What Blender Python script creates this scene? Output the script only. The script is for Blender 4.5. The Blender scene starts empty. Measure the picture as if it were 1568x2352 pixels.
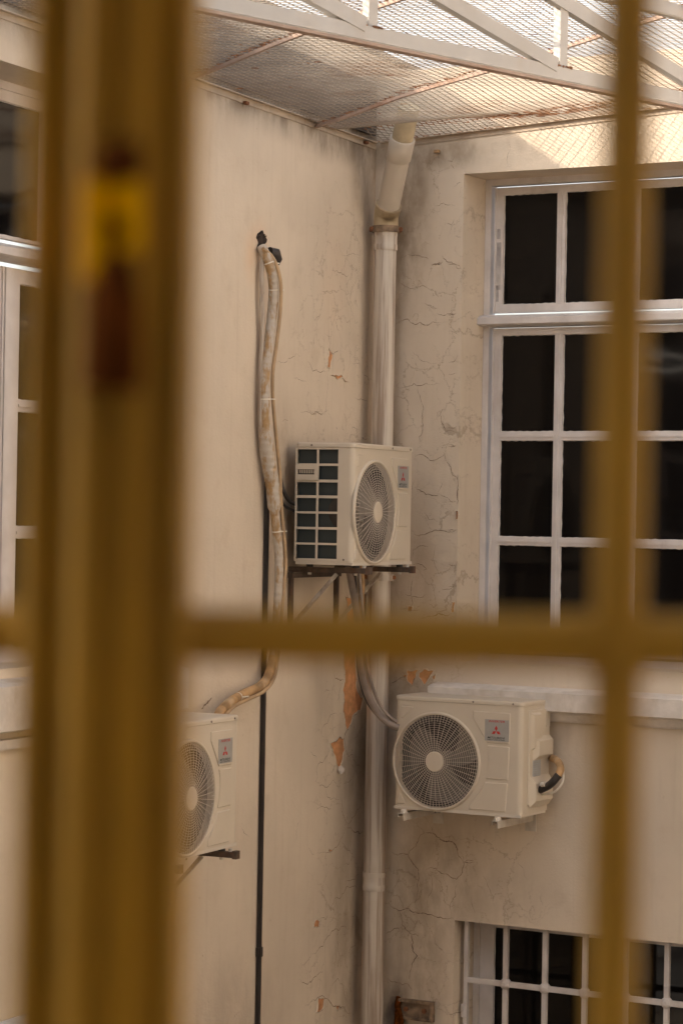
import bpy, bmesh, math, random
from mathutils import Vector, Matrix
R_ = math.radians
rnd = random.Random(7)
sc = bpy.context.scene
COL = sc.collection
EYE = 4.6            # height of the camera above the courtyard floor
F, HY, ROLL = 5800.0, 1191.0, R_(1.0)

# ---------------------------------------------------------------- camera rays
_p = math.atan((HY-1176)/F)
cF = Vector((0, math.cos(_p), math.sin(_p)))
_R0 = Vector((1, 0, 0)); _U0 = Vector((0, -math.sin(_p), math.cos(_p)))
cR = math.cos(ROLL)*_R0+math.sin(ROLL)*_U0
cU = -math.sin(ROLL)*_R0+math.cos(ROLL)*_U0
CAM = Vector((0, 0, EYE))
def ray(x, y): return cF+cR*((x-784)/F)-cU*((y-1176)/F)

# ---------------------------------------------------------------- wall frames
def frame(th, c):
    a = R_(th); x = Vector((math.sin(a), math.cos(a), 0)); y = Vector((-x.y, x.x, 0))
    M = Matrix.Identity(4)
    for i in range(3):
        M[i][0] = x[i]; M[i][1] = y[i]; M[i][3] = c[i]
    return M, x, y
C0 = Vector((0.161, 14.376, 0))
ML, dL, iL = frame(24.37, C0)       # left wall: x runs towards the corner, y into the wall
MR, dR, iR = frame(119.68, C0)      # right wall: x runs away from the corner
def onplane(d, y, px, py, off=0.0):
    """(along, -off, height) of the wall point that is seen at a measured spot, off metres in front of the wall"""
    r = ray(px, py)
    t = ((C0 - y*off) - CAM).dot(y)/r.dot(y)
    P = CAM+r*t
    return Vector((d.dot(P-C0), -off, P.z))
def L(px, py, off=0.0): return onplane(dL, iL, px, py, off)
def Rr(px, py, off=0.0): return onplane(dR, iR, px, py, off)
def onz(px, py, z):
    r = ray(px, py); return CAM+r*((z-EYE)/r.z)

# ---------------------------------------------------------------- materials
def newmat(name):
    m = bpy.data.materials.new(name); m.use_nodes = True
    nt = m.node_tree; b = nt.nodes['Principled BSDF']
    return m, nt, b
class N:
    def __init__(s, nt): s.nt = nt
    def __call__(s, t, ins=None, **kw):
        n = s.nt.nodes.new(t)
        for k, v in kw.items(): setattr(n, k, v)
        for k, v in (ins or {}).items():
            if hasattr(v, 'is_output'): s.nt.links.new(v, n.inputs[k])
            else: n.inputs[k].default_value = v
        return n
    def math(s, op, a, b=0.0, c=0.0, clamp=False):
        return s('ShaderNodeMath', {0: a, 1: b, 2: c}, operation=op, use_clamp=clamp).outputs[0]
    def noise(s, vec, scale, detail=4, rough=.55, dist=0.0):
        return s('ShaderNodeTexNoise', {'Vector': vec, 'Scale': scale, 'Detail': detail, 'Roughness': rough, 'Distortion': dist}).outputs['Fac']
    def ramp(s, v, a, b, c=0.0, d=1.0, smooth=True):
        return s('ShaderNodeMapRange', {'Value': v, 'From Min': a, 'From Max': b, 'To Min': c, 'To Max': d},
                 interpolation_type='SMOOTHSTEP' if smooth else 'LINEAR').outputs[0]
    def mix(s, f, a, b, blend='MIX'):
        n = s('ShaderNodeMix', data_type='RGBA', blend_type=blend)
        for k, v in ((0, f), (6, a), (7, b)):
            if hasattr(v, 'is_output'): s.nt.links.new(v, n.inputs[k])
            else: n.inputs[k].default_value = v if k == 0 else (*v, 1)[:4]
        return n.outputs[2]
    def mapv(s, vec, scale=(1, 1, 1), loc=(0, 0, 0)):
        return s('ShaderNodeMapping', {'Vector': vec, 'Scale': scale, 'Location': loc}).outputs[0]
    def blob(s, vec, c, r):
        v = s('ShaderNodeVectorMath', {0: vec, 1: c}, operation='SUBTRACT').outputs[0]
        v = s('ShaderNodeVectorMath', {0: v, 1: (1/r[0], 0, 1/r[1])}, operation='MULTIPLY').outputs[0]
        ln = s('ShaderNodeVectorMath', {0: v}, operation='LENGTH').outputs['Value']
        return s.ramp(ln, 1.0, 0.15)

def simple(name, col, rough=.5, metal=0.0, var=.12, scale=14, dirt=None, dirtamt=.3, bump=.0, bscale=60, spec=.5):
    m, nt, b = newmat(name); n = N(nt)
    co = n('ShaderNodeTexCoord').outputs['Object']
    f = n.noise(co, scale, 5)
    c2 = tuple(max(0, x*(1-var)) for x in col); c1 = tuple(min(1, x*(1+var)) for x in col)
    c = n.mix(n.ramp(f, .3, .7), c2, c1)
    if dirt:
        g = n.noise(n.mapv(co, (1, 1, .45), (3, 1, 7)), scale*.5, 6, .65)
        c = n.mix(n.math('MULTIPLY', n.ramp(g, .48, .72), dirtamt), c, dirt)
    nt.links.new(c, b.inputs['Base Color'])
    b.inputs['Roughness'].default_value = rough; b.inputs['Metallic'].default_value = metal
    b.inputs['Specular IOR Level'].default_value = spec
    if bump:
        bp = n('ShaderNodeBump', {'Height': n.noise(co, bscale, 4), 'Strength': bump, 'Distance': .004})
        nt.links.new(bp.outputs[0], b.inputs['Normal'])
    return m

def plaster(name, base, stains_shade, crackmask):
    """aged lime-painted plaster; stains: list of (centre, radii, strength, colour); crackmask: blobs where fine cracking shows"""
    m, nt, b = newmat(name); n = N(nt)
    co = n('ShaderNodeTexCoord').outputs['Object']
    big = n.noise(co, 1.1, 4); mid = n.noise(n.mapv(co, (1, 1, 1), (5, 2, 3)), 5.5, 6, .6)
    streak = n.noise(n.mapv(co, (14, 14, .8), (1, 0, 2)), 1.6, 6, .6)
    c = n.mix(n.ramp(big, .35, .68), tuple(x*.93 for x in base), tuple(min(1, x*1.05) for x in base))
    c = n.mix(n.math('MULTIPLY', n.ramp(mid, .52, .75), .22), c, (base[0]*.72, base[1]*.64, base[2]*.55))
    c = n.mix(n.math('MULTIPLY', n.ramp(streak, .5, .78), .20), c, (base[0]*.66, base[1]*.60, base[2]*.54))
    # patches of grime and painted-in shade with ragged edges
    rag = n.noise(n.mapv(co, (1.35, 1, .62), (9, 4, 1)), 3.8, 9, .66)
    for (cen, rad, st, colr) in stains_shade:
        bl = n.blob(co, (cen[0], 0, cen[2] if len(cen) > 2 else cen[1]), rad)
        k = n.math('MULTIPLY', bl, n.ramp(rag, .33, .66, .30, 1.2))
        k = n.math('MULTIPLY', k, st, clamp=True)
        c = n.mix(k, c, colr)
    # fine hairline cracks
    wob = n('ShaderNodeTexNoise', {'Vector': co, 'Scale': 7.0, 'Detail': 5.0, 'Roughness': .7})
    v2 = n('ShaderNodeVectorMath', {0: wob.outputs['Color'], 1: (-.5, -.5, -.5)}, operation='ADD').outputs[0]
    v2 = n('ShaderNodeVectorMath', {0: v2, 'Scale': .22}, operation='SCALE').outputs[0]
    v2 = n('ShaderNodeVectorMath', {0: co, 1: v2}, operation='ADD').outputs[0]
    v2 = n.mapv(v2, (1, 0, .8))
    cr = None
    for scl, w, off in ((3.1, .009, 0.0), (7.0, .012, 4.0)):
        vo = n('ShaderNodeTexVoronoi', {'Vector': n.mapv(v2, (1, 1, 1), (off, 0, off)), 'Scale': scl}, feature='DISTANCE_TO_EDGE').outputs['Distance']
        k = n.ramp(vo, w, w*.25)
        k = n.math('MULTIPLY', k, n.ramp(n.noise(n.mapv(co, (1, 1, 1), (off+2, 0, 1)), 2.3+off*.4, 3), .42, .56))
        cr = k if cr is None else n.math('MAXIMUM', cr, k)
    mk = None
    for cen, rad in crackmask:
        bl = n.blob(co, (cen[0], 0, cen[1]), rad)
        mk = bl if mk is None else n.math('MAXIMUM', mk, bl)
    cr = n.math('MULTIPLY', cr, n.ramp(mk, .0, .45))
    c = n.mix(n.math('MULTIPLY', cr, .36), c, (base[0]*.30, base[1]*.22, base[2]*.15))
    speck = n.noise(n.mapv(co, (1, 1, 1), (3, 3, 3)), 26, 3, .5)
    c = n.mix(n.math('MULTIPLY', n.ramp(speck, .70, .76), .35), c, (base[0]*.5, base[1]*.4, base[2]*.3))
    nt.links.new(c, b.inputs['Base Color'])
    b.inputs['Roughness'].default_value = .85; b.inputs['Specular IOR Level'].default_value = .2
    h = n.math('ADD', n.math('MULTIPLY', n.noise(co, 70, 4), .35), n.math('MULTIPLY', n.noise(co, 9, 5), 1.0))
    h = n.math('SUBTRACT', h, n.math('MULTIPLY', cr, .4))
    bp = n('ShaderNodeBump', {'Height': h, 'Strength': .55, 'Distance': .008})
    nt.links.new(bp.outputs[0], b.inputs['Normal'])
    return m

ZM_ = (L(665, 257).z+L(840, 322).z)/2
GRIME_SHADE = (.20, .14, .085)      # dark wall tone: grime, and the drainpipe's shadow painted in
def st(fn, px, py, rx, rz, s, col=GRIME_SHADE):
    p = fn(px, py); return ((p.x, 0, p.z), (rx, rz), s, col)
WB = (.66, .56, .445)
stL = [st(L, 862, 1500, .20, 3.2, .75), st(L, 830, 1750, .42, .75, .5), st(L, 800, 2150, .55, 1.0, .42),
       st(L, 845, 400, .30, .42, .75), st(L, 660, 240, 2.6, .14, .55), st(L, 760, 320, .8, .16, .6), st(L, 820, 1380, .5, .35, .5),  # first: stain with the pipe's soft shadow painted in; last: darker under middle unit
       st(L, 470, 240, .5, .28, .35, (.42, .30, .19)), st(L, 585, 590, .17, .22, .45, (.72, .46, .26)), st(L, 600, 545, .12, .14, .35, (.74, .42, .24)),
       st(L, 650, 1080, .24, .5, .55), st(L, 655, 1250, .3, .45, .75), st(L, 770, 640, .3, .5, .2, (.60, .42, .28)),  # first two darken the wall around the middle unit's back edge
       st(L, 540, 2330, .9, .5, .3, (.30, .23, .18))]
stL.append(((-2.5, 0, ZM_+.14), (7, .34), 1.0, (.12, .09, .065)))  # soot and shade painted in along the wall above the mesh
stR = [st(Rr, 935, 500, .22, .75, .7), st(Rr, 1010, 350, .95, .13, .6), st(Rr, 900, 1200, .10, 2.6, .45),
       st(Rr, 950, 1330, .33, .42, .45, (.40, .28, .18)), st(Rr, 930, 1560, .3, .3, .5), st(Rr, 990, 2000, .45, .6, .42),  # last one darkens the wall below the right unit
       st(Rr, 1060, 2050, .8, .35, .25), st(Rr, 940, 2230, .35, .6, .4), st(Rr, 915, 2320, .12, .22, .8, (.09, .06, .045)), st(Rr, 990, 2250, .16, .35, .3),
       st(Rr, 900, 2340, .1, .2, .5, (.08, .05, .04)), st(Rr, 1230, 1700, .7, .3, .25), st(Rr, 1150, 420, .25, .1, .3, (.4, .26, .16))]
def bl(fn, px, py, rx, rz): p = fn(px, py); return ((p.x, p.z), (rx, rz))
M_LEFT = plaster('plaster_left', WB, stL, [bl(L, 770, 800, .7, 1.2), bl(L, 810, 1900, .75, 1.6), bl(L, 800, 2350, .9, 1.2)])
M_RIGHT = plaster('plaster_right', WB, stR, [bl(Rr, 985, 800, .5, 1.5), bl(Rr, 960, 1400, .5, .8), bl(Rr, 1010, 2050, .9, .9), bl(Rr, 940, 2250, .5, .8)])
M_LEFT2 = simple('render_upper', WB, .85, var=.08, scale=3, dirt=(.4, .3, .2), dirtamt=.3, bump=.3)
M_CRACK = simple('crack', (.21, .145, .10), .95, var=.4, scale=30)
M_PEEL = simple('bare_plaster', (.60, .29, .13), .95, var=.2, scale=22, dirt=(.30, .13, .06), dirtamt=.6, bump=.8, bscale=45)
M_HOLE = simple('hole_dark', (.035, .022, .016), .9, var=.4, scale=40)
M_JOIN = simple('joinery_paint', (.62, .57, .54), .7, var=.07, scale=7, dirt=(.40, .33, .29), dirtamt=.55, bump=.25, bscale=40, spec=.2)
M_GLASS, _nt, _b = newmat('dark_glass'); _b.inputs['Base Color'].default_value = (.006, .005, .0045, 1); _b.inputs['Roughness'].default_value = .06; _b.inputs['Specular IOR Level'].default_value = .18
_n = N(_nt); _c = _n('ShaderNodeTexCoord').outputs['Object']
_nt.links.new(_n('ShaderNodeBump', {'Height': _n.noise(_c, 2.2, 2), 'Strength': .25, 'Distance': .01}).outputs[0], _b.inputs['Normal'])
M_SILL = simple('sill_paint', (.66, .60, .54), .7, var=.1, scale=9, dirt=(.40, .31, .22), dirtamt=.5, bump=.8, bscale=30)
M_PIPE = simple('pipe_paint', (.52, .455, .375), .5, var=.09, scale=3, dirt=(.20, .13, .085), dirtamt=.55, bump=.2)
M_PIPE0 = M_PIPE
M_PIPE, _nt, _b = newmat('pipe_streaked'); _n = N(_nt); _c = _n('ShaderNodeTexCoord').outputs['Object']
_s = _n.noise(_n.mapv(_c, (17, 17, .55)), 1.3, 6, .62); _f = _n.noise(_c, 3.2, 5)
_k = _n.mix(_n.math('MULTIPLY', _n.ramp(_s, .42, .60), .85), (.60, .535, .455), (.27, .19, .135))
_k = _n.mix(_n.math('MULTIPLY', _n.ramp(_f, .5, .7), .3), _k, (.34, .25, .17))
_nt.links.new(_k, _b.inputs['Base Color']); _b.inputs['Roughness'].default_value = .5
M_PIPE_Y = simple('pipe_bare', (.48, .385, .25), .6, var=.15, scale=9, dirt=(.16, .10, .06), dirtamt=.7)
M_CLAMP = simple('clamp_grime', (.22, .15, .095), .8, var=.4, scale=22, dirt=(.06, .04, .03), dirtamt=.8)
M_RUST = simple('rust', (.22, .085, .035), .9, var=.45, scale=35, dirt=(.07, .035, .02), dirtamt=.7, bump=.7)
M_STEEL = simple('dark_steel', (.09, .065, .05), .6, .3, var=.3, scale=25, dirt=(.2, .09, .04), dirtamt=.6)
M_STEELL = simple('pale_steel', (.45, .40, .34), .5, .2, var=.2, scale=25, dirt=(.2, .12, .07), dirtamt=.6)
M_BLACK = simple('black_pipe', (.028, .022, .02), .5, var=.25, scale=10)
M_CASE = simple('casing', (.60, .52, .415), .42, var=.03, scale=4, dirt=(.45, .36, .27), dirtamt=.22, bump=.06, bscale=200)
M_CASE2 = simple('casing_cover', (.64, .57, .48), .45, var=.03, scale=4)
M_WIRE = simple('guard_wire', (.58, .50, .42), .45, var=.05)
M_FAN = simple('fan_blade', (.16, .14, .12), .6, var=.1)
M_INSIDE = simple('inside_dark', (.045, .034, .028), .8, var=.2)
M_SCREW = simple('screw', (.20, .16, .13), .4, .6)
M_BADGE = simple('badge', (.40, .39, .37), .4, .3, var=.05)
M_RED = simple('badge_red', (.50, .025, .02), .5, var=.03)
M_INK = simple('badge_ink', (.03, .035, .035), .5, var=.03)
M_LABEL = simple('rating_label', (.42, .43, .44), .5, var=.1)
M_GALV = simple('white_bracket', (.55, .50, .43), .45, .1, var=.08, scale=20, dirt=(.25, .17, .1), dirtamt=.4)
M_RUBBER = simple('rubber', (.03, .027, .025), .7)
M_TIE = simple('cable_tie', (.72, .66, .56), .4)
# heat exchanger behind the side openings
M_COIL, _nt, _b = newmat('coil'); _n = N(_nt); _c = _n('ShaderNodeTexCoord').outputs['Object']
_w = _n('ShaderNodeTexWave', {'Vector': _c, 'Scale': 60.0, 'Distortion': 0.3}, bands_direction='Z').outputs['Fac']
_nt.links.new(_n.mix(_w, (.018, .024, .024), (.055, .068, .068)), _b.inputs['Base Color']); _b.inputs['Roughness'].default_value = .5; _b.inputs['Metallic'].default_value = .3
# taped insulation
M_TAPE, _nt, _b = newmat('lagging_tape'); _n = N(_nt); _c = _n('ShaderNodeTexCoord').outputs['Object']
_w = _n('ShaderNodeTexWave', {'Vector': _c, 'Scale': 9.0, 'Distortion': 2.5, 'Detail': 3.0, 'Detail Scale': 2.0}, bands_direction='Z').outputs['Fac']
_f = _n.noise(_n.mapv(_c, (5, 5, 1.6)), 5, 7, .68)
_k = _n.mix(_n.math('MULTIPLY', _n.ramp(_f, .45, .60), .9), (.50, .44, .37), (.38, .225, .085))
_k = _n.mix(_n.math('MULTIPLY', _n.ramp(_w, .6, .95), .07), _k, (.34, .24, .14))
_nt.links.new(_k, _b.inputs['Base Color']); _b.inputs['Roughness'].default_value = .65
_nt.links.new(_n('ShaderNodeBump', {'Height': _w, 'Strength': .5, 'Distance': .004}).outputs[0], _b.inputs['Normal'])
M_TAN = simple('tan_sheath', (.44, .30, .17), .55, var=.18, scale=12, dirt=(.2, .12, .06), dirtamt=.5)
M_TAN2 = simple('aged_tape', (.40, .24, .11), .6, var=.35, scale=14, dirt=(.55, .45, .32), dirtamt=.6)
M_GREYH = simple('grey_hose', (.24, .19, .16), .6, var=.2, scale=10)
M_TRUSS = simple('truss_paint', (.50, .475, .445), .6, var=.05, scale=5, dirt=(.42, .30, .19), dirtamt=.35)
M_MESH = simple('mesh_paint', (.64, .55, .45), .6, var=.15, scale=4, dirt=(.34, .19, .10), dirtamt=.75)
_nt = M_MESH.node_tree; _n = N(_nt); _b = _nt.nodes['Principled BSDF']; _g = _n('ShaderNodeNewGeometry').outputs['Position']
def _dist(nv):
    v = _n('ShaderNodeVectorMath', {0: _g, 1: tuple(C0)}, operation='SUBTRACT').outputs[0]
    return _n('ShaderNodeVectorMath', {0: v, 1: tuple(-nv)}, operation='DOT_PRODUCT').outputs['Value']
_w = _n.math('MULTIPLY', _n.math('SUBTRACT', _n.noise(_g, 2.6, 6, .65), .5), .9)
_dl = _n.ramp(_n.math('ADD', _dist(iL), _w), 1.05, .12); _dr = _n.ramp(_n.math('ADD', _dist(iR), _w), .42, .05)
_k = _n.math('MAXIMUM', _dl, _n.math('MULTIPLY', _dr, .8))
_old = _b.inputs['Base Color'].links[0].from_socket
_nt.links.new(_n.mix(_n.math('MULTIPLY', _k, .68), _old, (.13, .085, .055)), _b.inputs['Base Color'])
M_MRUST = simple('mesh_rust', (.26, .12, .055), .9, var=.45, scale=30)
M_MGRIME = simple('mesh_grime', (.20, .135, .085), .85, var=.3, scale=20)
M_ROD = simple('rod_paint', (.40, .29, .23), .7, var=.15, scale=6, dirt=(.26, .12, .06), dirtamt=.7)
M_RIM = simple('rim_paint', (.47, .38, .29), .7, var=.15, scale=5, dirt=(.22, .14, .08), dirtamt=.6)
M_YEL = simple('yellow_paint', (.40, .222, .010), .62, var=.10, scale=9, dirt=(.10, .04, .01), dirtamt=.45)
M_YELB = simple('bright_yellow', (1.0, .56, .0), .8, var=.1, scale=30, spec=.05)
M_BRRUST = simple('brown_rust', (.085, .024, .004), 1.0, var=.3, scale=60, spec=.05)
M_FLOOR = simple('floor_tiles', (.075, .065, .055), .7, var=.15, scale=2, dirt=(.2, .15, .1), bump=.3)
M_SHADE_ROOF = simple('shade_strip_and_roof', (.07, .05, .036), .7, var=.2, scale=6)  # dark tone of the added shade strip, also on the roof
M_ROOM = simple('room_paint', (.60, .50, .36), .8, var=.05)
M_SIDE = simple('side_paint', (.70, .62, .52), .85, var=.05, scale=2)
M_TAPEG = simple('grey_tape', (.36, .33, .32), .7, var=.25, scale=18, dirt=(.6, .55, .5), dirtamt=.7)
M_CURT = simple('curtain', (.10, .09, .08), .9, var=.3, scale=6)

# ---------------------------------------------------------------- mesh builder
class MB:
    def __init__(s): s.v = []; s.f = []; s.mi = []; s.sm = []
    def add(s, vs, fs, mi=0, sm=False, M=None):
        b = len(s.v)
        s.v += [tuple(M @ Vector(v)) if M else tuple(v) for v in vs]
        for f in fs: s.f.append(tuple(b+i for i in f)); s.mi.append(mi); s.sm.append(sm)
        return s
    def box(s, x0, x1, y0, y1, z0, z1, mi=0, M=None, bev=0.0):
        if bev <= 0:
            vs = [(x, y, z) for z in (z0, z1) for y in (y0, y1) for x in (x0, x1)]
            return s.add(vs, [(0, 2, 3, 1), (4, 5, 7, 6), (0, 1, 5, 4), (2, 6, 7, 3), (0, 4, 6, 2), (1, 3, 7, 5)], mi, False, M)
        bm = bmesh.new(); bmesh.ops.create_cube(bm, size=1)
        for v in bm.verts: v.co = Vector(((x0+x1)/2+v.co.x*(x1-x0), (y0+y1)/2+v.co.y*(y1-y0), (z0+z1)/2+v.co.z*(z1-z0)))
        bmesh.ops.bevel(bm, geom=bm.edges[:], offset=bev, segments=2, affect='EDGES')
        bm.verts.index_update()
        s.add([v.co.copy() for v in bm.verts], [[v.index for v in f.verts] for f in bm.faces], mi, False, M); bm.free(); return s
    def tube(s, pts, r, n=10, mi=0, caps=True, up=None, flat=1.0):
        pts = [Vector(p) for p in pts]; k = len(pts)
        rr = r if isinstance(r, (list, tuple)) else [r]*k
        t0 = (pts[1]-pts[0]).normalized(); u = up or (Vector((0, 0, 1)) if abs(t0.z) < .9 else Vector((1, 0, 0)))
        u = (u-t0*u.dot(t0)).normalized(); vs = []
        for i, p in enumerate(pts):
            t = (pts[min(i+1, k-1)]-pts[max(i-1, 0)]).normalized()
            u = (u-t*u.dot(t)).normalized(); w = t.cross(u)
            for j in range(n):
                a = 2*math.pi*j/n+(math.pi/4 if n == 4 else 0)
                vs.append(p+(u*math.cos(a)*flat+w*math.sin(a))*rr[i])
        fs = [(i*n+j, i*n+(j+1) % n, (i+1)*n+(j+1) % n, (i+1)*n+j) for i in range(k-1) for j in range(n)]
        s.add(vs, fs, mi, n > 5)
        if caps: s.add(vs[:n], [tuple(range(n-1, -1, -1))], mi); s.add(vs[-n:], [tuple(range(n))], mi)
        return s
    def prism(s, poly, y0, y1, mi=0, M=None, inset=0.0):
        """poly in (x,z), front face at y0 (towards -y), back at y1; inset chamfers the front"""
        n = len(poly); c = (sum(p[0] for p in poly)/n, sum(p[1] for p in poly)/n)
        def ins(p):
            d = Vector((c[0]-p[0], c[1]-p[1])); l = d.length
            return (p[0]+d.x/l*inset, p[1]+d.y/l*inset) if inset and l else p
        fr = [(*ins(p),) for p in poly]
        vs = [(p[0], y0, p[1]) for p in fr]+[(p[0], y1, p[1]) for p in poly]
        area = sum(poly[i][0]*poly[(i+1) % n][1]-poly[(i+1) % n][0]*poly[i][1] for i in range(n))
        f0 = tuple(range(n)) if area > 0 else tuple(range(n-1, -1, -1))
        fs = [f0, tuple(n+i for i in reversed(f0))]
        for i in range(n):
            j = (i+1) % n
            fs.append((i, n+i, n+j, j) if area > 0 else (j, n+j, n+i, i))
        return s.add(vs, fs, mi, False, M)
    def grid(s, xs, zs, holes, y0, y1, mi=0, M=None):
        """slab from y0 (front) to y1 over the cells of xs x zs, the cells in holes (i,j) left open with their reveals closed"""
        nx, nz = len(xs)-1, len(zs)-1
        idx = {}
        vs = []; fs = []
        def V(i, j, k):
            if (i, j, k) not in idx: idx[(i, j, k)] = len(vs); vs.append((xs[i], (y0, y1)[k], zs[j]))
            return idx[(i, j, k)]
        solid = lambda i, j: 0 <= i < nx and 0 <= j < nz and (i, j) not in holes
        for i in range(nx):
            for j in range(nz):
                if not solid(i, j): continue
                fs.append((V(i, j, 0), V(i+1, j, 0), V(i+1, j+1, 0), V(i, j+1, 0)))
                fs.append((V(i, j, 1), V(i, j+1, 1), V(i+1, j+1, 1), V(i+1, j, 1)))
                if not solid(i-1, j): fs.append((V(i, j, 0), V(i, j+1, 0), V(i, j+1, 1), V(i, j, 1)))
                if not solid(i+1, j): fs.append((V(i+1, j, 0), V(i+1, j, 1), V(i+1, j+1, 1), V(i+1, j+1, 0)))
                if not solid(i, j-1): fs.append((V(i, j, 0), V(i, j, 1), V(i+1, j, 1), V(i+1, j, 0)))
                if not solid(i, j+1): fs.append((V(i, j+1, 0), V(i+1, j+1, 0), V(i+1, j+1, 1), V(i, j+1, 1)))
        return s.add(vs, fs, mi, False, M)
    def obj(s, name, mats, parent=None, M=None):
        me = bpy.data.meshes.new(name); me.from_pydata(s.v, [], s.f); me.update()
        for m in (mats if isinstance(mats, (list, tuple)) else [mats]): me.materials.append(m)
        me.polygons.foreach_set('material_index', s.mi); me.polygons.foreach_set('use_smooth', s.sm)
        o = bpy.data.objects.new(name, me); COL.objects.link(o)
        if parent: o.parent = parent
        if M is not None: o.matrix_local = M
        return o
def pieces(name, mats, parent, builders):
    for b in builders: m = MB(); b(m); m.obj(name, mats, parent)
def tag(o, label=None, cat=None, group=None, kind=None):
    for k, v in (('label', label), ('category', cat), ('group', group), ('kind', kind)):
        if v: o[k] = v
    return o
def empty(name, M, label, cat, group=None):
    o = bpy.data.objects.new(name, None); COL.objects.link(o); o.matrix_world = M; o.empty_display_size = .1
    return tag(o, label, cat, group)
def curve_pts(pts, n=8):
    """Catmull-Rom through points"""
    P = [Vector(p) for p in pts]; P = [P[0]*2-P[1]]+P+[P[-1]*2-P[-2]]; out = []
    for i in range(1, len(P)-2):
        a, b, c, d = P[i-1:i+3]
        for k in range(n):
            t = k/n
            out.append(.5*((2*b)+(c-a)*t+(2*a-5*b+4*c-d)*t*t+(3*b-a-3*c+d)*t**3))
    out.append(P[-2]); return out
def tr(ox, oy, sc_, pts): return [((ox+x/sc_)/1.2245, (oy+y/sc_)/1.2245) for x, y in pts]

# ---------------------------------------------------------------- levels
ZM = (L(665, 257).z+L(840, 322).z)/2            # height of the mesh at the left wall
_a, _b2 = Rr(960, 343), Rr(1380, 292)
KM = (_b2.z-_a.z)/(_b2.x-_a.x)                  # its slight rise along the right wall
print('ZM', ZM-EYE, 'KM', KM, [L(x, y).z-EYE for x, y in ((440, 178), (665, 257), (840, 322))], _a.z-EYE)
# shadow edge that the left roof throws on the right wall -> eave height and sun
A, B = Rr(1216, 327), Rr(1300, 383)
slope = (A.z-B.z)/(B.x-A.x); EAVE = A.z+slope*A.x
SUN_AZ = 195.0     # direction towards the sun, degrees from +X counter-clockwise
sh = Vector((math.cos(R_(SUN_AZ)), math.sin(R_(SUN_AZ)), 0)); nLr = -iL
SUN_EL = math.atan(slope*(-sh.dot(nLr))/abs(dR.dot(nLr)))
print('slope', slope, 'eave above mesh', EAVE-ZM, 'sun el', math.degrees(SUN_EL))

# ================================================================ cracks and peeled patches in the wall face
def jag(pts, depth=3, amt=.16):
    P = [Vector((p[0], p[1])) for p in pts]
    for _ in range(depth):
        Q = [P[0]]
        for a, b in zip(P, P[1:]):
            d = b-a; nrm = Vector((-d.y, d.x))
            Q += [(a+b)/2+nrm*rnd.uniform(-amt, amt), b]
        P = Q
    return P
_lay = [0]
def crack(mb, fn, pts, w=.0035, mi=1):
    P = [fn(*p) for p in pts]; P = jag([(p.x, p.z) for p in P]); n = len(P); vs = []; fs = []; w = w*.62+.0004
    _lay[0] += 1; y = -.0016-.00003*(_lay[0] % 60)
    for i, p in enumerate(P):
        t = (P[min(i+1, n-1)]-P[max(i-1, 0)]).normalized(); nr = Vector((-t.y, t.x))
        e = min(1, 4*(i/(n-1))*(1-i/(n-1))+.12)
        ww = w*e*rnd.uniform(.35, 1.25)*.5
        vs += [(p.x+nr.x*ww, y, p.y+nr.y*ww), (p.x-nr.x*ww, y, p.y-nr.y*ww)]
    for i in range(n-1): fs.append((2*i, 2*i+2, 2*i+3, 2*i+1))
    mb.add(vs, fs, mi)
def patch(mb, fn, pts, mi=2, lip=.009, depth=2):
    P = [fn(*p) for p in pts]; P = [(p.x, p.z) for p in P]
    P = jag(P+[P[0]], depth, .13)[:-1]; n = len(P)
    _lay[0] += 1; y = -.0009-.00002*(_lay[0] % 40)
    c = sum(P, Vector((0, 0)))/n
    area = sum(P[i].x*P[(i+1) % n].y-P[(i+1) % n].x*P[i].y for i in range(n))
    order = range(n) if area > 0 else range(n-1, -1, -1)
    mb.add([(p.x, y, p.y) for p in P], [tuple(order)], mi)
    # the broken lip of the paint layer round it, standing a few millimetres proud
    vs = []
    for i, p in enumerate(P):
        o = p-c; o = o.normalized() if o.length else o; k = rnd.uniform(.5, 1.2)
        vs += [(p.x, y, p.y), (p.x+o.x*.002, y-.005*k, p.y+o.y*.002), (p.x+o.x*lip*k, -.0001, p.y+o.y*lip*k)]
    fs = []
    for i in range(n):
        j = (i+1) % n
        for k in (0, 1): fs.append((3*i+k, 3*j+k, 3*j+k+1, 3*i+k+1) if area < 0 else (3*i+k, 3*i+k+1, 3*j+k+1, 3*j+k))
    mb.add(vs, fs, 0)
    # dark line of shade is real geometry here; a ragged crack follows part of the edge
    a = rnd.randrange(n); seg = [P[(a+i) % n] for i in range(max(3, n//3))]
    _lay[0] += 1; yy = -.0068-.00003*(_lay[0] % 30)
    vs = []; fs = []
    for i, p in enumerate(seg):
        o = (p-c).normalized(); w = .0016*rnd.uniform(.4, 1.4)
        vs += [(p.x+o.x*w, yy, p.y+o.y*w), (p.x-o.x*w, yy, p.y-o.y*w)]
    for i in range(len(seg)-1): fs.append((2*i, 2*i+2, 2*i+3, 2*i+1))
    mb.add(vs, fs, 1)

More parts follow.
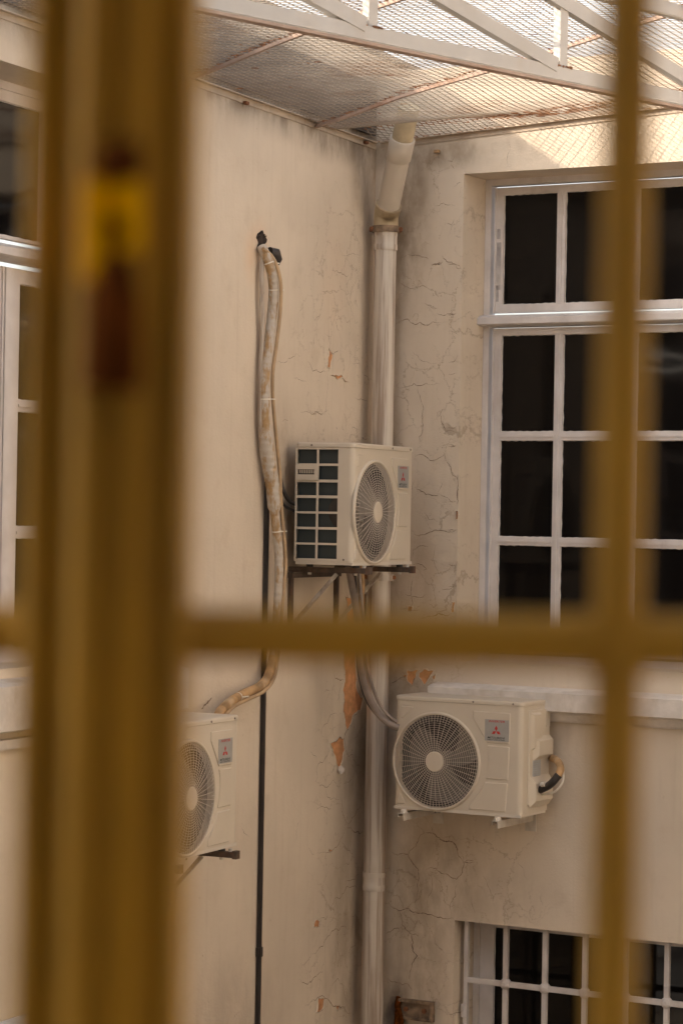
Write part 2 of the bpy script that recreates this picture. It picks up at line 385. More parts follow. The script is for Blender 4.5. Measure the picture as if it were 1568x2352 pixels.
c3 = lambda p: tr(640, 600, 2.613, p)
c4 = lambda p: tr(700, 1150, 2.613, p)
c5 = lambda p: tr(1050, 1850, 2.24, p)
c6 = lambda p: tr(480, 1850, 2.529, p)
c7 = lambda p: tr(850, 2280, 1.4654, p)
c8 = lambda p: tr(740, 1560, 3.564, p)
s4 = lambda p: tr(520, 2380, 2.703, p)
w4 = lambda p: tr(1260, 440, 2.376, p)
w5 = lambda p: tr(1260, 1200, 2.376, p)
w8 = lambda p: tr(1160, 340, 3.564, p)
cracksL = [
 (c3([(760, 415), (800, 418), (830, 435), (865, 460), (885, 450)]), .004), (c3([(830, 300), (880, 310), (930, 300), (975, 310)]), .002),
 (c3([(690, 570), (730, 578), (765, 590)]), .003), (c3([(560, 690), (520, 730)]), .002), (c3([(690, 725), (640, 790), (620, 750)]), .002),
 (c3([(350, 1100), (430, 1090), (470, 1060), (540, 1050)]), .003), (c3([(585, 1085), (610, 1120), (625, 1160), (680, 1168), (720, 1160)]), .0045),
 (c3([(745, 850), (750, 960), (745, 1000)]), .0035), (c3([(745, 1000), (780, 1030), (815, 1010)]), .005), (c3([(740, 1130), (742, 1165)]), .003),
 (c3([(480, 1210), (530, 1222), (590, 1222)]), .002), (c3([(735, 1180), (730, 1300), (722, 1440), (712, 1490)]), .003),
 (c3([(530, 1470), (590, 1462), (640, 1455), (680, 1480), (715, 1482)]), .0035), (c3([(915, 1105), (970, 1105)]), .002), (c3([(990, 1165), (1025, 1200), (1035, 1260)]), .004),
 (c3([(930, 1350), (990, 1370), (1030, 1375)]), .003), (c3([(870, 620), (895, 675), (925, 740)]), .002), (c3([(395, 1535), (450, 1525)]), .002),
 (c4([(455, 20), (510, 35), (545, 45)]), .004), (c4([(640, 130), (645, 150)]), .006), (c4([(680, 120), (690, 165)]), .003), (c4([(750, 140), (800, 150)]), .003), (c4([(820, 215), (870, 210)]), .003),
 (c6([(1155, 120), (1185, 155), (1230, 160)]), .008), (c6([(1085, 245), (1125, 235)]), .004), (c6([(1225, 160), (1195, 250), (1175, 330)]), .003),
 (c6([(1225, 395), (1150, 400), (1110, 470), (1070, 500), (1070, 570)]), .003), (c6([(1345, 370), (1290, 420), (1250, 520), (1230, 575), (1195, 568)]), .006),
 (c6([(1135, 630), (1110, 700), (1060, 740), (1035, 790), (1040, 860), (1025, 880)]), .0045), (c6([(1025, 880), (1060, 915), (1105, 925), (1130, 900), (1165, 870)]), .004),
 (c6([(1040, 740), (1005, 690), (990, 670)]), .003), (c6([(1105, 925), (1110, 990), (1135, 1010), (1200, 1005)]), .004), (c6([(1040, 1075), (1100, 1065), (1140, 1075)]), .004),
 (c6([(1225, 900), (1270, 880), (1285, 860)]), .003), (c6([(1215, 940), (1215, 1050), (1235, 1150), (1250, 1200)]), .004), (c6([(1250, 1190), (1300, 1130), (1345, 1060)]), .006),
 (c6([(1245, 1205), (1300, 1240), (1340, 1255), (1365, 1240)]), .007), (c6([(1240, 1205), (1205, 1290), (1190, 1330), (1150, 1370), (1090, 1385), (1025, 1400)]), .004),
 (c6([(1020, 1400), (975, 1350)]), .002), (c6([(1210, 1310), (1250, 1370), (1290, 1400), (1270, 1450)]), .003), (c6([(1225, 580), (1240, 650), (1260, 705), (1300, 700)]), .004),
 (c6([(1290, 700), (1320, 770), (1350, 775)]), .004), (c6([(1300, 430), (1320, 560), (1310, 640)]), .003), (c6([(500, 1215), (520, 1250), (560, 1275)]), .003), (c6([(885, 1310), (890, 1230), (920, 1150)]), .002),
 (s4([(1320, 210), (1260, 260), (1210, 270)]), .003), (s4([(1310, 325), (1280, 305), (1225, 310), (1190, 370), (1135, 400), (1085, 490)]), .005),
 (s4([(1020, 560), (1065, 560), (1085, 530)]), .004), (s4([(1245, 630), (1165, 645), (1140, 630), (1080, 690), (1010, 790), (955, 810)]), .006),
 (s4([(955, 810), (935, 870), (870, 890)]), .003), (s4([(865, 1015), (905, 1045), (970, 1010), (1005, 980), (1050, 950)]), .006), (s4([(1165, 570), (1140, 640)]), .003),
 (s4([(1320, 560), (1290, 520), (1260, 540)]), .003), (s4([(1125, 1110), (1120, 1050), (1160, 1010), (1200, 1060), (1215, 1160), (1200, 1210)]), .004),
 (s4([(905, 1215), (960, 1180), (1015, 1150), (1060, 1160), (1100, 1190), (1155, 1225), (1205, 1225), (1285, 1300)]), .006), (s4([(1165, 1010), (1180, 900), (1185, 760), (1165, 700)]), .002),
 (s4([(1270, 800), (1300, 880)]), .003), (s4([(1230, 870), (1260, 770), (1310, 740)]), .003), (s4([(1255, 400), (1260, 510)]), .002), (s4([(1210, 140), (1245, 140), (1240, 110)]), .003),
 (s4([(995, 800), (985, 990)]), .0015), (s4([(1025, 990), (1010, 1140)]), .002), (s4([(945, 1245), (955, 1210)]), .004), (s4([(170, 1140), (180, 1260)]), .0015), (s4([(410, 1260), (360, 1320)]), .0015),
 (c6([(215, 368), (250, 330), (290, 285)]), .02),
]
patchesL = [c6([(1225, -60), (1310, -60), (1312, 100), (1315, 215), (1362, 290), (1345, 372), (1290, 412), (1262, 500), (1245, 520), (1235, 440), (1222, 380), (1233, 300), (1222, 230), (1238, 150)]),
 c8([(822, 430), (872, 440), (900, 560), (925, 700), (905, 900), (870, 900), (830, 640)]), c8([(972, 260), (1005, 300), (1015, 480), (1015, 650), (960, 650), (968, 420)]),
 c6([(1195, 565), (1225, 580), (1231, 660), (1212, 740), (1190, 785), (1170, 720), (1150, 650), (1133, 612), (1165, 600)]),
 c3([(740, 1000), (766, 1040), (748, 1136), (728, 1122), (736, 1060)]), c3([(758, 1188), (825, 1188), (840, 1200), (800, 1216)]), c3([(845, 1214), (882, 1238), (858, 1234)]),
 s4([(985, 575), (1020, 575), (1012, 615), (975, 622)]), s4([(1012, 1150), (1055, 1162), (1040, 1240), (1000, 1262)]), s4([(1145, 1215), (1170, 1220), (1160, 1250)]),
 c6([(1120, 1368), (1145, 1370), (1130, 1385)])]
cracksR = [
 (c3([(1255, 320), (1330, 300), (1400, 305), (1475, 325)]), .0025), (c3([(1500, 375), (1540, 370), (1575, 365)]), .0045), (c3([(1240, 810), (1290, 785), (1330, 780), (1370, 812), (1420, 800), (1475, 820), (1510, 795), (1570, 800)]), .005),
 (c3([(1250, 510), (1290, 525), (1340, 552), (1400, 545)]), .0025), (c3([(1450, 670), (1500, 680), (1540, 700)]), .003), (c3([(1250, 1280), (1320, 1275), (1370, 1250), (1400, 1265), (1460, 1245), (1570, 1250)]), .004),
 (c3([(1400, 1265), (1415, 1350), (1440, 1440), (1430, 1560)]), .003), (c3([(1360, 1010), (1400, 1050), (1450, 1090), (1540, 1100)]), .002), (c3([(1240, 1345), (1330, 1345)]), .0025),
 (c4([(1280, 0), (1270, 60), (1275, 140), (1250, 210), (1255, 260)]), .0035), (c4([(1420, 0), (1415, 90), (1445, 165), (1530, 170)]), .004), (c4([(1455, 260), (1525, 272)]), .0035),
 (c4([(1220, 350), (1290, 340), (1330, 378), (1440, 325)]), .005), (c4([(1440, 325), (1480, 430), (1530, 500)]), .003), (c4([(1220, 575), (1260, 600), (1300, 630), (1370, 638), (1400, 622)]), .006), (c4([(1400, 622), (1450, 650), (1525, 685)]), .0035),
 (c4([(1415, 540), (1385, 630)]), .002), (c4([(1210, 920), (1290, 925), (1330, 905), (1450, 900), (1530, 885)]), .005), (c4([(1290, 750), (1320, 810), (1390, 830)]), .002),
 (c4([(1200, 1095), (1210, 1030), (1250, 1010), (1320, 1015)]), .0035), (c4([(1200, 1155), (1270, 1145), (1310, 1180), (1280, 1190)]), .004), (c4([(1205, 1230), (1195, 1300), (1190, 1370), (1145, 1360)]), .004),
 (c4([(1190, 1370), (1200, 1440), (1180, 1490)]), .0045), (c4([(1190, 1375), (1250, 1385), (1300, 1365)]), .005), (c4([(1100, 1465), (1170, 1470), (1230, 1480), (1255, 1475)]), .004), (c4([(1420, 1325), (1520, 1300)]), .0035),
 (c4([(1250, 1550), (1350, 1525), (1430, 1512), (1500, 1500)]), .006), (c4([(1370, 1000), (1360, 1120), (1400, 1230)]), .002), (c4([(1320, 1430), (1360, 1460), (1390, 1440)]), .003),
 (c5([(330, 1100), (370, 1105), (430, 1150), (490, 1160), (530, 1210), (565, 1290)]), .011), (c5([(280, 1060), (320, 1105), (270, 1190), (220, 1240), (150, 1240)]), .004), (c5([(220, 1240), (250, 1300), (290, 1345)]), .005),
 (c5([(570, 1290), (640, 1285)]), .004), (c5([(100, 170), (160, 135), (200, 125)]), .005), (c5([(180, 90), (210, 130)]), .004),
 (c7([(365, 170), (395, 185), (435, 182), (475, 240), (480, 270), (470, 370), (468, 400)]), .006), (c7([(510, 245), (550, 238), (600, 265), (635, 285), (660, 240), (665, 215), (650, 170)]), .007),
 (c7([(635, 290), (632, 350), (612, 380), (615, 440)]), .004), (c7([(358, 385), (395, 412), (440, 405), (480, 425), (520, 430), (570, 440), (622, 446)]), .008), (c7([(395, 412), (410, 470), (450, 510), (455, 580), (475, 600), (450, 650), (440, 715)]), .007),
 (c7([(345, 510), (375, 490), (405, 490)]), .006), (c7([(345, 690), (390, 710), (435, 715), (455, 745)]), .006), (c7([(450, 510), (480, 520)]), .004), (c7([(525, 250), (530, 340), (520, 430)]), .003),
 (c7([(745, 260), (770, 320), (790, 400)]), .002), (c7([(660, 215), (715, 212)]), .004), (c7([(880, 200), (930, 295)]), .0015), (c7([(985, 340), (995, 400)]), .0015), (c7([(700, 350), (710, 430)]), .0025), (c7([(590, 840), (640, 835), (665, 820)]), .003),
 (w8([(230, 850), (270, 845), (310, 820), (350, 840), (430, 850)]), .0035), (w8([(345, 1020), (390, 1045), (415, 980)]), .0025), (w8([(0, 1345), (60, 1345), (130, 1370), (165, 1385)]), .003), (w8([(190, 1440), (240, 1435), (300, 1415)]), .005),
 (w8([(300, 1350), (345, 1410), (430, 1435)]), .005), (w8([(430, 1440), (445, 1475), (490, 1475)]), .0035), (w8([(0, 1675), (70, 1665), (140, 1660)]), .0025), (w8([(120, 1830), (180, 1860), (250, 1885)]), .003), (w8([(240, 1930), (330, 1945), (410, 1940), (440, 1920)]), .004),
 (w8([(350, 395), (400, 405), (430, 350)]), .003), (w8([(970, 190), (965, 460)]), .0018), (w8([(415, 660), (450, 625), (490, 615)]), .0025), (w8([(430, 1150), (485, 1165)]), .0025), (w8([(385, 430), (420, 480)]), .003),
 (w4([(0, 715), (40, 715), (85, 745)]), .004), (w4([(0, 1375), (40, 1370), (65, 1325)]), .004), (w4([(0, 1455), (60, 1450)]), .003), (w4([(0, 1170), (70, 1190)]), .003), (w4([(0, 1055), (40, 1050)]), .003), (w4([(0, 1810), (60, 1800)]), .003),
 (w5([(0, 125), (50, 130)]), .004), (w5([(0, 230), (30, 320), (60, 345)]), .004), (w5([(0, 500), (55, 505)]), .003), (w5([(0, 690), (60, 690)]), .0035), (w5([(0, 920), (45, 925), (40, 1010)]), .003), (w5([(0, 1070), (55, 1065)]), .003),
 (w5([(62, 320), (66, 420), (60, 520)]), .009), (w5([(58, 560), (60, 620)]), .008),
]
patchesR = [c5([(215, 80), (282, 78), (262, 130), (245, 178), (215, 142)]), c5([(292, 96), (318, 74), (378, 82), (362, 104), (336, 150), (322, 168), (304, 138), (288, 120)]),
 c5([(190, 112), (214, 104), (206, 128)]), c5([(372, 118), (392, 104), (380, 140)]),
 w5([(28, 1175), (46, 1172), (42, 1235), (26, 1245)]), c4([(1170, 1455), (1200, 1455), (1195, 1485), (1165, 1480)]), w5([(52, 565), (66, 565), (62, 618), (52, 618)])]

# ================================================================ LEFT BUILDING
TOPL = ZM+.50
xl0, xl1 = L(-420, 900).x, L(372, 900).x           # upper opening of the left wall
zt = L(20, 143).z; zb = L(20, 1536).z
lz1 = L(20, 2342).z
left_b = empty('building', ML, 'cream plastered wall with orange peeled patches, left of the courtyard corner', 'building')
mb = MB()
xs = [-12.6, xl0, xl1, .6]; zs = [-.3, lz1-1.3, lz1, zb, zt, TOPL]
mb.grid(xs, zs, {(1, 1), (1, 3)}, 0, .32)
for p, w in cracksL: crack(mb, L, p, w)
for p in patchesL: patch(mb, L, p)
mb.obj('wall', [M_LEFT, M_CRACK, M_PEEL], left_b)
MB().box(-12.5, -.05, -.02, .0-.002, ZM+.035, ZM+.33).obj('shade_strip', M_SHADE_ROOF, left_b)  # dark strip added for shade and dirt at the wall foot above the mesh
MB().box(-12.6, .6, -.02, 6.0, TOPL+.001, TOPL+.03).obj('roof', M_SHADE_ROOF, left_b)
SB = 2.0      # the upper storey stands back from the eaves; its top edge is what keeps the sun off the courtyard
MB().box(-12.6, -1.3, SB, 6.0, TOPL+.031, EAVE+slope*SB).obj('upper_storey', M_LEFT2, left_b)

def window(parent, Mx, x0, x1, z0, ztr, z1, fn, cols, rows, name='window', top=True, tl=None):
    """joinery in a recess: x0..x1, z0 bottom, ztr transom centre, z1 top; cols = list of casements, each a list of pane edges (x), rows = pane edges (z) of the casements"""
    w = bpy.data.objects.new(name, None); COL.objects.link(w); w.parent = parent; w.matrix_local = Mx
    fw = .036
    f = MB(); f.grid([x0, x0+fw, x1-fw, x1], [z0, z0+fw, z1-fw, z1], {(1, 1)}, 0, .07); f.obj('frame', M_JOIN, w)
    t = MB(); t.prism([(-.045, ztr+.030), (-.075, ztr+.012), (-.075, ztr-.022), (-.055, ztr-.030), (.06, ztr-.036), (.06, ztr+.036)], 0, 1)
    t2 = MB(); t2.v = [(x0-.012+(x1-x0+.024)*v[1], v[0], v[2]) for v in t.v]; t2.f = t.f; t2.mi = t.mi; t2.sm = t.sm
    t2.obj('transom', M_JOIN, w)
    def sash(nm, pes, zes, ya=.012, gl=True):
        s = MB(); m = .011
        s.grid(pes, zes, {(i, j) for i in range(1, len(pes)-1, 2) for j in range(1, len(zes)-1, 2)}, ya, ya+.035)
        # thin raised beads along the bars and round the rails
        for i in range(2, len(pes)-2, 2):
            c = (pes[i]+pes[i+1])/2; s.box(c-.006, c+.006, ya-.007, ya-.0005, zes[1], zes[-2])
        for j in range(2, len(zes)-2, 2):
            c = (zes[j]+zes[j+1])/2
            for i in range(1, len(pes)-1, 2): s.box(pes[i], pes[i+1], ya-.006, ya-.0005, c-.006, c+.006)
        s.box(pes[0]+.006, pes[0]+.016, ya-.008, ya-.0005, zes[0]+.004, zes[-1]-.004); s.box(pes[-1]-.016, pes[-1]-.006, ya-.008, ya-.0005, zes[0]+.004, zes[-1]-.004)
        # ragged putty at the pane edges
        for i in range(1, len(pes)-1, 2):
            for j in range(1, len(zes)-1, 2):
                for (a, b, hz) in ((pes[i], pes[i+1], 0), (zes[j], zes[j+1], 1)):
                    for e in (0, 1):
                        n = 14; vs = []; fs = []
                        for k in range(n+1):
                            q = a+(b-a)*k/n; d = .0015+.0045*abs(math.sin(k*1.7+a*31+e*2))*rnd.uniform(.3, 1)
                            if hz == 0:
                                base = zes[j] if e == 0 else zes[j+1]; sg = 1 if e == 0 else -1
                                vs += [(q, ya+.012, base), (q, ya+.014, base+sg*d)]
                            else:
                                base = pes[i] if e == 0 else pes[i+1]; sg = 1 if e == 0 else -1
                                vs += [(base, ya+.013, q), (base+sg*d, ya+.015, q)]
                        for k in range(n):
                            q = (2*k, 2*k+2, 2*k+3, 2*k+1)
                            fs.append(q if (hz == 0) == (e == 0) else q[::-1])
                        s.add(vs, fs)
        so = s.obj(nm, M_JOIN, w)
        g = MB()
        for i in range(1, len(pes)-1, 2):
            for j in range(1, len(zes)-1, 2):
                g.box(pes[i]-.004, pes[i+1]+.004, ya+.018, ya+.022, zes[j]-.004, zes[j+1]+.004)
        g.obj('glass', M_GLASS, w)
    for pes in cols: sash('casement', pes, rows)
    if top:
        tl = tl or [cols[0][0]]+cols[0][1:-1]+cols[-1][1:-1]+[cols[-1][-1]] if len(cols) > 1 else cols[0]
        sash('top_light', tl, top)
    return w

# upper window on the left wall (recessed .24)
RD = .26
XL = lambda px, py=930: L(px, py, -RD).x
ZL = lambda py, px=20: L(px, py, -RD).z
e = [XL(8, 1000), XL(45, 1000)]; pw = .40
cas = [[e[0]-.004-.17-2*pw, e[0]-.084-.03-2*pw, e[0]-.114-pw, e[0]-.064-pw, e[0]-.064, e[0]-.004], [e[0], e[1], e[1]+pw, e[1]+pw+.05, e[1]+2*pw+.05, e[1]+2*pw+.10]]
q_ = XL(100, 400)
tlL = [cas[0][0], cas[0][1], q_-.62, q_-.57, q_, q_+.05, cas[1][-2], cas[1][-1]]
rows = [ZL(1545), ZL(1490), ZL(1236), ZL(1209), ZL(942), ZL(915), ZL(646), ZL(612)]
toprow = [ZL(548), ZL(540), ZL(232), ZL(200)]
window(left_b, Matrix.Translation((0, RD, 0)), xl0+.002, xl1-.002, zb, ZL(580), zt, L, cas, rows, top=toprow, tl=tlL)
sl = MB()
def sill(mb, xa, xb, z, thick, out=.12, deep=.26):
    prof = [(deep, z+.05), (-out+.03, z+.004), (-out, z-.006), (-out, z-thick), (-out+.012, z-thick-.006), (-.002, z-thick-.006), (-.002, z-.06), (deep, z-.06)]
    m = MB(); m.prism(prof, 0, 1)
    for i, v in enumerate(m.v): m.v[i] = (xa+(xb-xa)*v[1], v[0], v[2])
    mb.v += m.v if not mb.v else m.v; mb.f += m.f; mb.mi += m.mi; mb.sm += m.sm
    return mb
zsl = L(20, 1575, .12).z
sill(sl, xl0-.14, xl1+.10, zsl, L(20, 1575, .12).z-L(20, 1697, .12).z-.03).obj('window_sill', M_SILL, left_b)
m = MB(); m.box(xl0-.10, xl1+.10, -.05, -.003, L(20, 1722, .05).z, L(20, 1700, .05).z); m.obj('sill_moulding', M_SILL, left_b)
# lower opening: dark window
cw = [[xl0+.04, xl0+.1, xl0+.5, xl0+.55, xl0+.95, xl0+1.0]]
window(left_b, Matrix.Translation((0, RD, 0)), xl0+.002, xl1-.002, lz1-1.3, lz1-.9, lz1, L, cw, [lz1-1.25, lz1-1.2, lz1-.95, lz1-.9, lz1-.1, lz1-.05], top=None)

# ================================================================ RIGHT BUILDING
xr0 = Rr(1060, 700).x; xr1 = xr0+1.86
zrt = Rr(1062, 399).z; zrb = Rr(1200, 1528).z
qx0 = Rr(1042, 2200).x; qz1 = Rr(1200, 2131).z
RD2 = .27
right_b = empty('building', MR, 'cracked cream building with tall white window, right of the courtyard corner', 'building')
TOPR = ZM+KM*6+.10
mb = MB()
xs = [-.0, xr0, max(qx0, xr0+.01), xr1, 3.6, 7.0]
zs = [-.3, qz1-1.2, qz1, zrb, zrt, TOPR]
mb.grid(xs, zs, {(2, 1), (3, 1), (1, 3), (2, 3)}, 0, .34)
for p, w in cracksR: crack(mb, Rr, p, w)
for p in patchesR: patch(mb, Rr, p)
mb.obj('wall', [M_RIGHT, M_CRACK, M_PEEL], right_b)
XR = lambda px, py=900: Rr(px, py, -RD2).x
ZR = lambda py, px=1220: Rr(px, py, -RD2).z
g = [XR(1126, 900), XR(1147, 900), XR(1270, 900), XR(1289, 900)]
pw = g[2]-g[1]
print('pane width', pw, 'muntin', g[3]-g[2], 'stile', g[1]-g[0], 'x', g[0]-xr0)
c1 = [g[0], g[1], g[2], g[3], g[3]+pw, g[3]+pw+.055]
c2 = [c1[-1]+.004, c1[-1]+.059, c1[-1]+.059+pw, c1[-1]+.109+pw, c1[-1]+.109+2*pw, c1[-1]+.164+2*pw]
xr1n = c2[-1]+.05
rows = [ZR(1500), ZR(1478), ZR(1253), ZR(1234), ZR(1011), ZR(991), ZR(768), ZR(752)]
toprow = [ZR(716), ZR(697), ZR(443), ZR(426)]
window(right_b, Matrix.Translation((0, RD2, 0)), xr0+.002, xr1-.002, zrb, ZR(735), zrt, Rr, [c1, c2], rows, top=toprow)
tp = MB()
for y0_, y1_, w_ in ((525, 548, .020), (556, 665, .026), (655, 692, .016)):
    a_, b_ = Rr(1140, y0_, -RD2), Rr(1140, y1_, -RD2); tp.box(g[0]+.019, g[0]+.019+w_, RD2+.0108, RD2+.0118, b_.z, a_.z)
tp.obj('old_tape', M_TAPEG, right_b)
zs_ = Rr(1300, 1592, .12).z; th = zs_-Rr(1300, 1636, .12).z
sill(MB(), Rr(982, 1570, .12).x, xr1+.3, zs_, th, deep=.26).obj('window_sill', M_SILL, right_b)
m = MB(); mz = Rr(1320, 1640, .05).z
m.prism([(-.055, mz+.01), (-.055, mz-.012), (-.04, mz-.04), (-.025, mz-.052), (-.003, mz-.055), (-.003, mz+.01)], 0, 1)
for i, v in enumerate(m.v): m.v[i] = (Rr(1010, 1600, .1).x+(xr1+.25-Rr(1010, 1600, .1).x)*v[1], v[0], v[2])
m.obj('sill_moulding', M_SILL, right_b)
# lower window set back in its opening
MB()
a = Rr(1086, 2200, -.24).x
pe = [a, Rr(1132, 2200, -.24).x, 3.5, 3.55]
window(right_b, Matrix.Translation((0, .24, 0)), qx0+.002, 3.598, qz1-1.198, qz1-1.15, qz1-.002, Rr, [[a, Rr(1131, 2200, -.24).x, 2.35, 2.40], [2.404, 2.45, 3.5, 3.55]], [qz1-1.1, qz1-1.05, qz1-.06, qz1-.02], top=None)
cu = MB()      # pale net curtain bunched behind the lower window
cp = [(Rr(1128, 2200, -.24).x+.014*i, .255+.012*math.sin(i*1.9)) for i in range(5)]
# flashing strip on top of the right wall
# ---------------------------------------------------------------- security grille of the lower window
gr = empty('window_grille', MR, 'white iron grille with rosettes over the low dark window', 'window grille')
GO = -.075     # plane of the bars, in the recess
GX = [Rr(x, y, GO).x for x, y in ((1160, 2260), (1250, 2272), (1340, 2284), (1432, 2296), (1530, 2308))]
sp = (GX[-1]-GX[0])/4
GX = [GX[0]+sp*i for i in range(10)]
GZ = Rr(1160, 2261, GO).z; zb_ = qz1-1.19
fx = Rr(1071, 2230, GO).x
MB().box(fx-.011, fx+.011, -GO-.012, -GO+.012, zb_, qz1-.008).obj('frame', M_JOIN, gr)
for i, x in enumerate(GX):
    if x < 3.5: MB().box(x-.014, x+.014, -GO-.010, -GO+.018, zb_, qz1-.006, bev=.003).obj('vertical_bar', M_JOIN, gr)
for zz in (GZ, GZ-.42, GZ-.84):
    MB().box(fx, min(GX[-1]+.1, 3.6), -GO-.0135, -GO+.0125, zz-.015, zz+.015, bev=.003).obj('horizontal_bar', M_JOIN, gr)
    for x in GX:
        if x > 3.5: continue
        r = MB(); pts = []
        for k, (rr, yy) in enumerate(((.030, -GO+.02), (.034, -GO-.002), (.026, -GO-.018), (.012, -GO-.026))):
            pts += [(x+rr*math.cos(a), yy, zz+rr*math.sin(a)) for a in [2*math.pi*(j+.5)/8 for j in range(8)]]
        fs = [(k*8+j, (k+1)*8+j, (k+1)*8+(j+1) % 8, k*8+(j+1) % 8) for k in range(3) for j in range(8)]+[tuple(24+j for j in range(8))]
        r.add(pts, [f[::-1] for f in fs]); r.obj('rosette', M_JOIN, gr)
hg = Rr(1066, 2322, GO)
MB().tube([(hg.x, -GO, hg.z-.035), (hg.x, -GO, hg.z+.035)], .021, 12).obj('hinge', M_JOIN, gr)

# rusty channel bracket low on the right wall
rb = empty('wall_bracket', MR @ Matrix.Translation(Rr(957, 2318, 0)), 'rusty steel channel bolted to the wall low down beside the drainpipe', 'bracket')
b = MB(); b.box(-.10, .115, -.035, -.003, .036, .052); b.box(-.10, .115, -.030, -.003, -.062, -.048); b.box(-.10, .115, -.012, -.0025, -.048, .036)
b.box(.098, .118, -.038, -.012, -.06, .05)
b.obj('channel', M_CLAMP, rb)
for q in (-.06, .055): MB().tube([(q, -.0125, -.005), (q, -.024, -.005)], .014, 8).obj('bolt', M_RUST, rb)
b = MB()
for k in range(9): b.tube([(-.10-.012*rnd.random(), -.02-.02*rnd.random(), .06-.02*k), (-.13+.05*rnd.random(), -.025, .01-.024*k), (-.11+.03*rnd.random(), -.02, -.05-.02*k)], .014, 6)
b.obj('rust_crust', M_BRRUST, rb)

# ================================================================ DRAINPIPE in the corner
dp = empty('drainpipe', Matrix.Translation((0, 0, 0)), 'grimy white drainpipe in the courtyard corner behind the middle air conditioner', 'drainpipe')
PR = .061
PC = C0+dL*(-.118)+dR*.085; 
r_ = ray(876, 1000); 
PC = Vector((C0.x+.055, C0.y-.165, 0))
tpx = (PC.y/cF.y)
def px_of(P):
    d = Vector(P)-CAM; k = d.dot(cF); return 784+F*d.dot(cR)/k, 1176-F*d.dot(cU)/k
# slide sideways until the centre line passes where it is seen
for _ in range(6):
    u = px_of((PC.x, PC.y, EYE+.45)); PC.x += (877.5-u[0])*PC.y/F
print('pipe', PC, 'dist L', -(PC-C0).dot(iL), 'dist R', -(PC-C0).dot(iR))
def zat(py): 
    r = ray(880, py); return EYE+(r.z/r.y)*PC.y
m = MB(); m.tube([(PC.x, PC.y, 0), (PC.x, PC.y, zat(540))], PR, 28); m.obj('lower_pipe', M_PIPE, dp)
def ring(z0, z1, r, mat, name, lip=0):
    prof = [(r, z0), (r, z1)] if not lip else [(r*.97, z0), (r, z0+.006), (r, z0+.03), (r*.965, z0+.036), (r*.965, z1-.03), (r, z1-.02), (r, z1)]
    mm = MB(); mm.tube([(PC.x, PC.y, z) for _, z in prof], [q for q, _ in prof], 28); mm.obj(name, mat, dp)
ring(zat(2046), zat(2004), PR*1.10, M_PIPE, 'pipe_collar', 1)
ring(zat(575), zat(532), PR*1.10, M_PIPE, 'pipe_collar', 1)
ring(zat(534), zat(519), PR*1.28, M_CLAMP, 'pipe_clamp')
ring(zat(1334), zat(1319), PR*1.28, M_PIPE, 'pipe_clamp')
# clamp bolts and wall lugs
for zz, s in ((zat(526), 1.35), (zat(1326), 1.3)):
    for sx in (-1, 1): MB().tube([(PC.x+sx*PR*s, PC.y-.03, zz), (PC.x+sx*PR*s, PC.y+.05, zz)], .012, 8).obj('clamp_bolt', M_RUST, dp)
# elbow and raking upper length, leaning out to the mesh
e0 = Vector((PC.x, PC.y, zat(521))); e1 = Vector((PC.x, PC.y, zat(500)))
ztop = ZM+.03
r = ray(924, 318); P2 = CAM+r*((ztop-EYE)/r.z)
LIM = 13.92
if P2.y < LIM or True:
    k = LIM/r.y; P2 = CAM+r*k
print('pipe top', P2, 'z rel mesh', P2.z-ZM)
P3 = P2+(P2-e1).normalized()*.20
ax = (P2-e1).normalized()
m = MB(); m.tube([e0, e1-Vector((0, 0, .0)), e1+ax*.02+Vector((0, 0, .01)), e1+ax*.085], [PR*1.13, PR*1.13, PR*1.17, PR*1.22], 28); m.obj('elbow', M_PIPE_Y, dp)
m = MB(); m.tube([e1+ax*.02, P2], PR*1.03, 28); m.obj('raking_pipe', M_PIPE0, dp)
m = MB(); m.tube([P2-ax*.13, P2-ax*.12, P2+ax*.0, P2+ax*.004], [PR*1.04, PR*1.14, PR*1.16, PR*1.10], 28); m.obj('pipe_socket', M_PIPE0, dp)
m = MB(); m.tube([P2, P3], PR*.98, 28); m.obj('pipe_spigot', M_PIPE_Y, dp)
zz_ = ZM+.03; PIPE_HOLE = P2+ax*((zz_-P2.z)/ax.z)
print('crossing', PIPE_HOLE, px_of(PIPE_HOLE))

# ================================================================ AIR CONDITIONERS
W, H, D = .78, .625, .33
def fpt(px, py):      # measured spot on the fan face -> (x, z) on the unit
    top = 222+(px-145)*.055; bot = 957+(px-125)*.083
    return ((px-133)/832*W, (bot-py)/(bot-top)*H)
def text_mesh(mb, body, cx, cz, width, height, y, mi, shear=.25, bold=.012):
    cu = bpy.data.curves.new('lettering', 'FONT'); cu.body = body; cu.shear = shear; cu.offset = bold; cu.align_x = 'LEFT'; cu.resolution_u = 2
    o = bpy.data.objects.new('lettering', cu); COL.objects.link(o)
    dg = bpy.context.evaluated_depsgraph_get(); me = bpy.data.meshes.new_from_object(o.evaluated_get(dg))
    xs = [v.co.x for v in me.vertices]; ys = [v.co.y for v in me.vertices]
    x0, x1, y0, y1 = min(xs), max(xs), min(ys), max(ys)
    vs = [(cx-width/2+(v.co.x-x0)/(x1-x0)*width, y, cz-height/2+(v.co.y-y0)/(y1-y0)*height) for v in me.vertices]
    mb.add(vs, [tuple(p.vertices) for p in me.polygons], mi)
    bpy.data.objects.remove(o); bpy.data.curves.remove(cu); bpy.data.meshes.remove(me)
